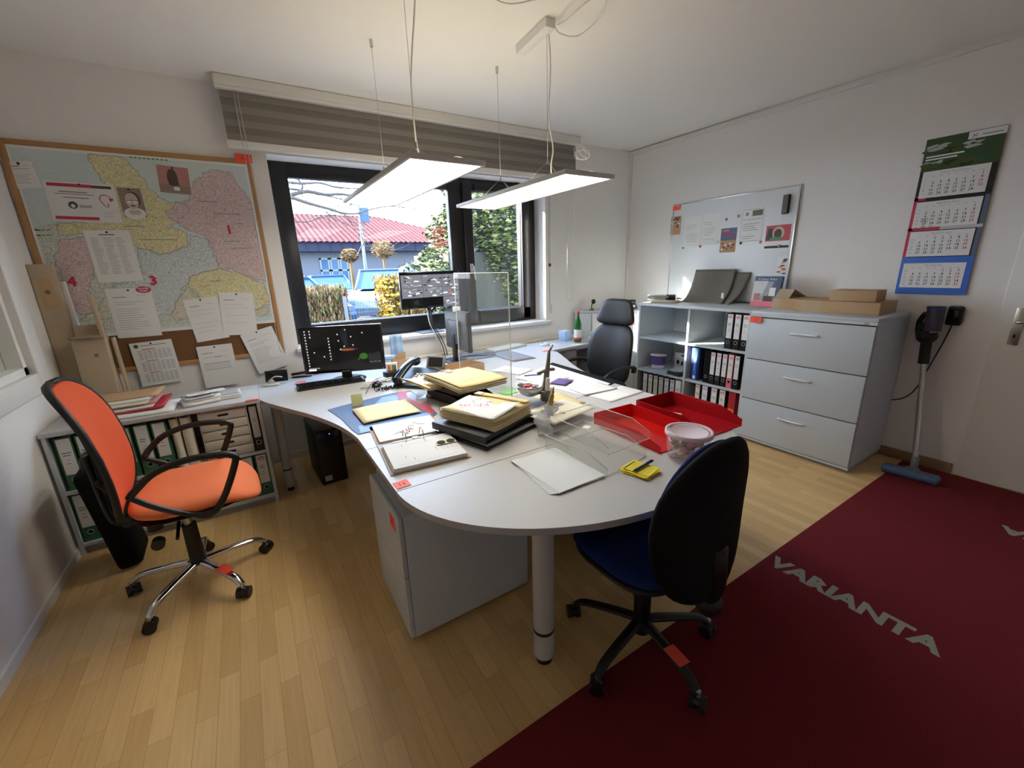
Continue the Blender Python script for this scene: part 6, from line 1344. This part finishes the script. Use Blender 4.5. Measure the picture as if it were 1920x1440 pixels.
b = MB(); r = random.Random(3); b.sheet(lambda u, v: (-.05 + .09 * u + .01 * math.sin(v * 9), -.02 + .03 * math.sin(u * 7 + v * 4), .01 + .13 * v), 12, 12, 'cellophane', .001); b.build('cellophane', t)
b = MB(); b.lathe([(.001, 0), (.019, .0), (.017, .025), (.020, .03), (.016, .05), (.018, .055), (.014, .075), (.016, .08), (.011, .10), (.013, .105), (.008, .125), (.009, .13), (.004, .155), (.001, .165)], 'gold', 16, M=Matrix.Rotation(R(20), 4, 'Y'))
for k in range(60):
    zz = .005 + .15 * k / 60; rr = .021 * (1 - k / 75); b.ball((rr * math.cos(k * 2.4), rr * math.sin(k * 2.4), zz), .0055 * (1 - k / 110), 'gold', u=7, v=5, M=Matrix.Rotation(R(20), 4, 'Y'))
solo('gold_cone', 'knobbly gold cone ornament leaning over the cup', 'ornament', b, (1.19, 1.585, ZT + .045), R(20))
for k, (px, py, h_, lab) in enumerate(((1054, 793, .055, 'right one of two small grey cylinders behind the clear trays'), (1042, 775, .055, 'left one of two small grey cylinders behind the clear trays'))):
    p = PZ(px, py, ZT); b = MB(); b.cyl((0, 0, 0), (0, 0, h_), .017, 'lightgrey', .016, seg=18); solo('small_cylinder', lab, 'cylinder', b, (p.x, p.y, ZT + .005), 0, 'small grey cylinders')
# clear letter trays
A = PZ(1145, 895, ZT); 
t = thing('letter_tray', 'clear acrylic letter tray lying at the bottom, beside the plastic sleeves', 'letter tray', (1.055, 1.03, ZT + .001), R(7), 'clear letter trays'); tray(t, 'tray_clear', .255, .345, .065, em='tray_edge')
t = thing('letter_tray', 'clear acrylic letter tray stacked on top with a broken front corner', 'letter tray', (1.085, 1.06, ZT + .069), R(3), 'clear letter trays'); tray(t, 'tray_clear', .255, .345, .065, em='tray_edge')
b = MB(); b.box(0, .035, 0, .03, 0, .0006, 'paper'); solo('paper_scrap', 'small white paper scrap inside the upper clear tray', 'paper', b, (1.20, 1.30, ZT + .074), R(25))
t = thing('letter_tray', 'translucent red letter tray left of the darker red one', 'letter tray', (1.375, 1.045, ZT + .001), R(-2), 'red letter trays'); tray(t, 'tray_red', .255, .42, .06, em='tray_red')
t = thing('letter_tray', 'dark red letter tray at the right edge of the desk with a note in it', 'letter tray', (1.665, 1.03, ZT + .001), R(-2), 'red letter trays'); tray(t, 'tray_red_dk', .28, .42, .075, em='tray_red')
b = MB(); b.box(0, .15, 0, .10, 0, .008, 'paper_cream', .001); solo('notepad', 'cream notepad lying in the dark red letter tray', 'notepad', b, (1.70, 1.23, ZT + .0055), R(20))
# sweets tub
t = thing('sweets_tub', 'round clear plastic tub of sweets with a pinkish lid', 'tub', (1.43, .955, ZT + .001))
b = MB(); b.lathe([(.001, 0), (.072, 0), (.078, .01), (.086, .115), (.083, .115), (.075, .012), (.001, .004)], 'tub', 36); b.build('tub', t)
b = MB(); b.lathe([(.001, .119), (.080, .119), (.083, .124), (.092, .124), (.093, .108), (.090, .108), (.090, .120), (.001, .115)], 'tub_lid', 36); b.build('lid', t)
b = MB(); r = random.Random(2)
for k in range(46):
    a = r.random() * 6.28; q = r.random() ** .5 * .055; b.ball((q * math.cos(a), q * math.sin(a), .014 + .055 * r.random()), .019, r.choice(['candy1', 'candy2', 'candy3', 'candy4', 'white']), (1, .8, .55), 10, 6)
o = b.build('sweets', t); o['kind'] = 'stuff'
# plastic sleeves
b = MB()
for k in range(7): b.box(-.115 + .002 * k, .115 + .004 * (k % 3), -.155 - .003 * (k % 2) - .0012 * k, .155 - .001 * k, k * .0011, k * .0011 + .0008, 'sleeve', 0, Matrix.Rotation(R(1.2 * k - 4), 4, 'Z'))
solo('plastic_sleeves', 'thin stack of clear plastic document sleeves on the rounded table end', 'plastic sleeves', b, (.925, 1.195, ZT + .001), R(-2))
# yellow slips and pen
b = MB(); r = random.Random(5)
for k in range(12): b.box(-.045, .045, -.055, .055, k * .0012, k * .0012 + .001, 'yellow', 0, Matrix.Translation((r.uniform(-.006, .006), r.uniform(-.006, .006), 0)) @ Matrix.Rotation(r.uniform(-.15, .15), 4, 'Z'))
M_ = Matrix.Translation((-.045, -.055, .0148)) @ Matrix.Rotation(FLAT, 4, 'X')
for k in range(6): b.rect(.008, .015 + .014 * k, .07, .0012, 'ink_grey', -.0006, M_)
b.rect(.005, .10, .08, .004, 'ink', -.0006, M_)
solo('yellow_slips', 'small stack of bright yellow printed slips near the edge of the rounded table', 'paper slips', b, (1.185, .985, ZT + .001), R(12))
b = MB(); b.cyl((-.065, 0, 0), (.05, 0, 0), .005, 'blue_dk', seg=12).cyl((.05, 0, 0), (.07, 0, 0), .005, 'black', .0015, seg=12).cyl((-.072, 0, 0), (-.065, 0, 0), .0035, 'steel').box(-.06, -.02, -.0015, .0015, .004, .007, 'black'); solo('ballpoint_pen', 'dark blue ballpoint pen lying on the yellow slips', 'pen', b, (1.20, .985, ZT + .0215), R(188))
# bottle and glasses at the far end
p = PZ(1072, 638, ZT); t = thing('glass_bottle', 'green glass water bottle with red cap on the side desk', 'bottle', (2.90, 3.33, ZT + .001))
b = MB(); b.lathe([(.001, .004), (.036, 0), (.040, .01), (.040, .15), (.037, .155), (.040, .162), (.038, .19), (.022, .25), (.014, .28), (.013, .30), (.001, .30)], 'bottle_green', 28); b.build('glass', t)
b = MB(); b.lathe([(.0412, .03), (.0412, .135)], 'white', 28).lathe([(.0415, .03), (.0415, .05)], 'capred', 28); b.build('bottle_label', t)
b = MB(); b.cyl((0, 0, .295), (0, 0, .322), .0155, 'capred', seg=20); b.build('cap', t)
for k, (x, y, lab) in enumerate(((2.985, 3.30, 'small clear drinking glass beside the green bottle'), (3.05, 3.26, 'clear drinking glass further right, half behind the black chair'))):
    b = MB(); b.lathe([(.001, 0), (.028, 0), (.034, .10), (.032, .10), (.027, .008), (.001, .008)], 'glass_clear', 22); solo('drinking_glass', lab, 'glass', b, (x, y, ZT + .001), 0, 'drinking glasses')
b = MB(); b.box(0, .10, 0, .10, 0, .10, 'lightblue', .004).box(.003, .097, .003, .097, .1, .102, 'white'); solo('note_box', 'small pale blue box on the side desk behind the green bottle', 'box', b, (2.84, 3.46, ZT + .001), R(8))
# on the corner cabinet
t = thing('desk_lamp', 'tiny black clip on lamp on top of the corner cabinet', 'lamp', (3.36, 3.62, 1.001)); b = MB(); b.cyl((0, 0, 0), (0, 0, .008), .03, 'black').tube([(0, 0, .008), (-.005, 0, .05), (.01, 0, .075)], .006, 'black', 7, 3).ball((.015, -.01, .095), .026, 'black', (1, 1, 1.1)); b.build('body', t)
t = thing('desk_phone', 'small black telephone with white keys on the corner cabinet', 'telephone', (3.76, 3.40, 1.001), R(-40)); b = MB(); b.box(-.06, .06, -.06, .06, 0, .05, 'black', .01).box(-.055, .055, -.01, .05, .05, .10, 'black', .012); b.build('body', t)
b = MB(); 
for k in range(3): b.box(-.035 + k * .026, -.015 + k * .026, -.063, -.060, .02, .045, 'white', .001)
b.build('keys', t)

# ------------------------------------------------------------------ top of low left shelf
ZS = .7405
def pile(name, label, cat, x, y, rz, layers, z0=ZS, group=None):
    t = thing(name, label, cat, (x, y, z0), rz, group); z = .0005
    for k, (w_, d, h_, m_, dx, dy, bend, pn) in enumerate(layers):
        b = MB(); b.sheet(lambda u, v: (dx + w_ * (u - .5), dy + d * (v - .5), z + h_ + bend * (2 * u - 1) ** 2 * (.5 + .5 * v)), 8, 6, m_, h_ * .95); b.build(pn, t); z += h_ + .0012
    return t
pile('folder_stack', 'messy pile of brown and red folders with white papers on the low left shelf', 'folders', -.71, 3.235, R(-3),
     [(.40, .27, .014, 'paper', .05, -.05, 0, 'paper_layer'), (.34, .26, .012, 'red_file', .03, 0, .020, 'folder'), (.32, .24, .014, 'paper', -.01, -.01, .010, 'paper_layer'), (.33, .24, .010, 'rose', .0, .0, .012, 'folder'), (.30, .22, .012, 'paper_cream', -.02, -.02, .006, 'paper_layer'), (.27, .20, .015, 'paper', .0, -.01, .006, 'paper_layer'), (.35, .24, .005, 'kraft', .0, .04, .005, 'folder')])
pile('booklet_stack', 'fanned stack of white printed forms on the low left shelf, middle', 'papers', -.345, 3.17, R(12), [(.19, .15, .020, 'paper', 0, 0, .006, 'form'), (.18, .14, .016, 'paper', .015, .01, .005, 'form'), (.16, .13, .004, 'ink_light', -.01, .0, .004, 'form')])
pile('booklet_stack', 'white and green form pads on the low left shelf, right one', 'papers', -.20, 3.20, R(4), [(.14, .13, .012, 'paper', 0, 0, .003, 'form'), (.135, .125, .012, 'paper', .002, 0, .004, 'form'), (.13, .12, .003, 'mag' if 0 else 'ink_light', 0, .01, .002, 'form')])
b = MB(); b.box(-.10, .10, -.0008, 0, 0, .075, 'paper'); b.lines(-.08, .06, .15, 4, .012, 'ink_grey', .002, -.0014, 7); solo('receipt', 'printed slip lying across the fanned forms on the low shelf', 'receipt', b, (-.30, 3.16, ZS + .054), (FLAT, 0, R(16)))

# ------------------------------------------------------------------ top of the right cabinets
ZC2 = 1.1105
t = thing('newspaper', 'rolled newspaper lying on magazines at the left end of the open shelf', 'newspaper', (3.62, 2.86, ZC2 + .024), R(-58)); b = MB()
b.cyl((-.14, 0, .026), (.04, 0, .026), .026, 'paper_cream', seg=20).cyl((-.142, 0, .026), (-.139, 0, .026), .016, 'kraft', seg=16); b.build('roll', t); b = MB(); b.cyl((.04, 0, .026), (.13, 0, .026), .027, 'black', seg=20).sheet(lambda u, v: (-.13 + .2 * v, -.02 - .06 * u, .045 - .02 * u * u), 4, 4, 'midgrey', .001); b.build('cover', t)
pile('magazine_stack', 'few magazines under the rolled newspaper', 'magazines', 3.63, 2.84, R(-70), [(.25, .19, .010, 'kraft_pale', .02, 0, 0, 'magazine'), (.24, .18, .007, 'paper_cream', 0, .01, .001, 'magazine')], ZC2)
t = thing('felt_mat', 'wide grey felt mat curled against the whiteboard on the open shelf', 'felt mat', (3.87, 2.50, ZC2), R(-90)); b = MB()
b.sheet(lambda u, v: (-.24 + .42 * u, -.10 * (1 - v) ** 3 + .10 * v - .02 * math.sin(u * 6), .003 + .31 * (v ** 1.2)), 16, 12, 'felt', .005); b.build('mat', t)
t = thing('felt_mat', 'second grey felt mat standing behind, its right end curled out with a white tag', 'felt mat', (3.90, 2.36, ZC2), R(-86)); b = MB()
b.sheet(lambda u, v: (-.22 + .34 * u + .06 * v * u, -.16 * u ** 2 * (1 - v) ** 3 + .085 * v, .003 + .28 * v ** 1.15), 16, 12, 'felt', .005); b.build('mat', t)
b = MB(); b.box(.02, .042, -.105, -.10, .05, .10, 'white', .001); b.build('tag', t)
A = PX(1421, 516, 3.90); b = MB(); b.box(0, .225, 0, .035, 0, .255, 'bluegrey', .002).rect(0, 0, .225, .045, 'pink_file', -.0008).rect(.0, .045, .12, .17, 'lightgrey', -.0008).poly([(.07, .05), (.12, .05), (.17, .21), (.12, .21)], 'cab_dk', -.0012).rect(.14, .09, .05, .07, 'paper', -.0012).rect(.02, .05, .055, .06, 'rose', -.0013).rect(.10, .045, .07, .045, 'sepia_dk', -.0014)
b.text('Polster Atlas', .112, .222, .018, 'paper', -.0014, center=True, width=.15)
solo('atlas_book', 'grey and pink book titled Polster Atlas standing by the whiteboard', 'book', b, (3.78, 2.045, ZC2 + .0006), (R(-8), 0, -PI / 2))
def carton(label, x0, x1, y0, y1, z0, z1, rz=0, m='kraft', flap=0, tp=1):
    cx_, cy_ = (x0 + x1) / 2, (y0 + y1) / 2; t = thing('cardboard_box', label, 'cardboard box', (cx_, cy_, z0), rz, 'cardboard boxes on the filing cabinet'); hx, hy = (x1 - x0) / 2, (y1 - y0) / 2; b = MB(); b.box(-hx, hx, -hy, hy, 0, z1 - z0, m, .002)
    if tp: b.box(-hx - .0006, -hx - .0001, hy * .35, hy * .8, .0, z1 - z0, 'tape')
    b.build('carton', t)
    if flap:
        zt_ = z1 - z0
        for q in (((-hx, .001), (-hx + .08, .068), (-hx + .083, .066), (-hx + .004, .001)), ((-hx + .08, .071), (hx, .004), (hx - .004, .001), (-hx + .08, .068))):
            b = MB(); b.prism([(x, zt_ + z) for x, z in q], -hy * .9, hy * .3, 'kraft_pale', M=Matrix.Rotation(PI / 2, 4, 'X')); b.build('flap', t)
carton('long flat brown cardboard box lying across the filing cabinet, lowest of the boxes', 3.60, 3.93, 1.08, 1.60, ZC2, ZC2 + .085, R(1), tp=1)
carton('short brown cardboard box with lifted flap behind the left end of the long one', 3.66, 3.95, 1.615, 1.80, ZC2, ZC2 + .085, 0, 'kraft', 1)
carton('small brown cardboard box on top of the long flat one', 3.64, 3.86, 1.13, 1.40, ZC2 + .087, ZC2 + .16, R(4), 'kraft')
# things in the open shelf
t = thing('snack_tub', 'clear round tub with purple label on the middle left shelf', 'tub', (3.60, 2.84, .4206)); b = MB(); b.lathe([(.001, 0), (.07, 0), (.078, .15), (.001, .15)], 'tub', 28); b.build('tub', t); b = MB(); b.lathe([(.0745, .05), (.0785, .125)], 'purple', 28).lathe([(.001, .151), (.082, .151), (.083, .142)], 'tub_lid', 28); b.build('wrapper', t); b = MB(); b.lathe([(.001, .004), (.064, .004), (.066, .04), (.001, .06)], 'white', 20); b.build('contents', t)
b = MB(); b.box(0, .15, 0, .06, 0, .17, 'trimwhite', .003).rect(.0, .03, .15, .09, 'lightgrey', -.0008).poly([(.045 + .018 * math.cos(a * PI / 6), .07 + .025 * math.sin(a * PI / 6)) for a in range(12)], 'black', -.0012).poly([(.095 + .014 * math.cos(a * PI / 6), .06 + .028 * math.sin(a * PI / 6)) for a in range(12)], 'black', -.0012).rect(.08, .135, .035, .02, 'ink', -.0012)
solo('device_box', 'pale product carton with dark round pictures behind the purple tub', 'box', b, (3.74, 2.745, .4206), -PI / 2)
t = thing('folded_cloth', 'folded dark grey cloth at the right of the middle left shelf', 'cloth', (3.56, 2.53, .4206), -PI / 2); t.scale = (1.25, 1.25, 1.1)
b = MB()
for k in range(4): b.sheet(lambda u, v: (-.07 + .12 * u + .004 * k, -.08 + .15 * v, .010 + k * .012 + .004 * math.sin(u * 5 + k) + .02 * v * (k > 2)), 8, 8, 'felt_dk' if k < 3 else 'midgrey', .009)
b.build('cloth', t)

# ------------------------------------------------------------------ vacuum, charger
t = thing('stick_vacuum', 'cordless stick vacuum cleaner leaning upright between filing cabinet and door', 'vacuum cleaner', (3.72, .76, 0), 0)
b = MB(); Mh = Matrix.Rotation(R(-84), 4, 'Z'); b.box(-.15, .15, -.05, .045, .012, .06, 'bluegrey', .018, Mh).cyl((-.14, -.03, .036), (.14, -.03, .036), .030, 'matblue', seg=18, M=Mh).box(-.04, .04, .03, .07, .02, .06, 'greyplastic', .01, Mh); b.build('floor_head', t)
b = MB(); b.tube([(.06, .0, .05), (.09, .01, .13)], .022, 'greyplastic', 10, 0).cyl((.085, .01, .10), (.205, .115, .82), .017, 'steel', seg=16); b.build('tube', t)
b = MB(); b.cyl((.200, .112, .77), (.213, .127, .94), .030, 'black', seg=16).ball((.21, .13, .96), .065, 'black', (1, .9, .8)).cyl((.215, .135, .93), (.22, .14, 1.05), .048, 'blackgloss', seg=20).tube([(.235, .15, .92), (.275, .19, .96), (.28, .20, 1.05), (.25, .17, 1.11)], .017, 'black', 9, 4); b.build('motor_body', t)
b = MB(); b.cyl((.185, .105, 1.0), (.19, .11, 1.14), .045, 'cupdark', seg=24).cyl((.19, .11, 1.14), (.191, .111, 1.165), .048, 'blue_dk', seg=24).cyl((.182, .102, 1.005), (.178, .095, .99), .02, 'sepia_lt'); b.build('dust_cup', t)
t = thing('wall_charger', 'black wall charging dock hanging right of the vacuum cleaner', 'charger', (XR - .001, .80, 1.035), -PI / 2)
b = MB(); b.box(-.035, .045, -.035, 0, 0, .13, 'black', .014).box(-.02, .03, -.04, -.034, .03, .11, 'blackgloss', .008).box(-.012, .02, -.03, -.005, .128, .134, 'lightgrey', .001); b.build('housing', t)
b = MB(); b.tube([(0, -.01, 0), (-.02, -.012, -.12), (-.06, -.012, -.30), (-.10, -.012, -.47), (-.16, -.012, -.56), (-.26, -.012, -.60)], .004, 'black', 7, 5); b.build('cord', t)

# ------------------------------------------------------------------ rug with lettering
t = thing('rug', 'large dark red carpet mat with the word VARIANTA in grey letters', 'rug', (-.2, -1.5, .0005))
b = MB(); b.box(0, 4.2, 0, 2.375, 0, .007, 'carpet', .003); b.build('mat', t)
MATS['letter'] = mat('letter', (.33, .33, .27), .95, spec=.05)
for k, M_ in enumerate((Matrix.Translation((2.2 + .03 - .0, 1.5 + .855, .0074)) @ Matrix.Rotation(-PI / 2, 4, 'Z'), Matrix.Translation((3.42 + .2, 1.5 - .37, .0074)) @ Matrix.Rotation(PI / 2, 4, 'Z'))):
    b = MB(); b.text('VARIANTA', 0, 0, .092, 'letter', 0, width=.65, bold=.045, M=M_ @ Matrix.Rotation(FLAT, 4, 'X')); b.build('lettering', t)
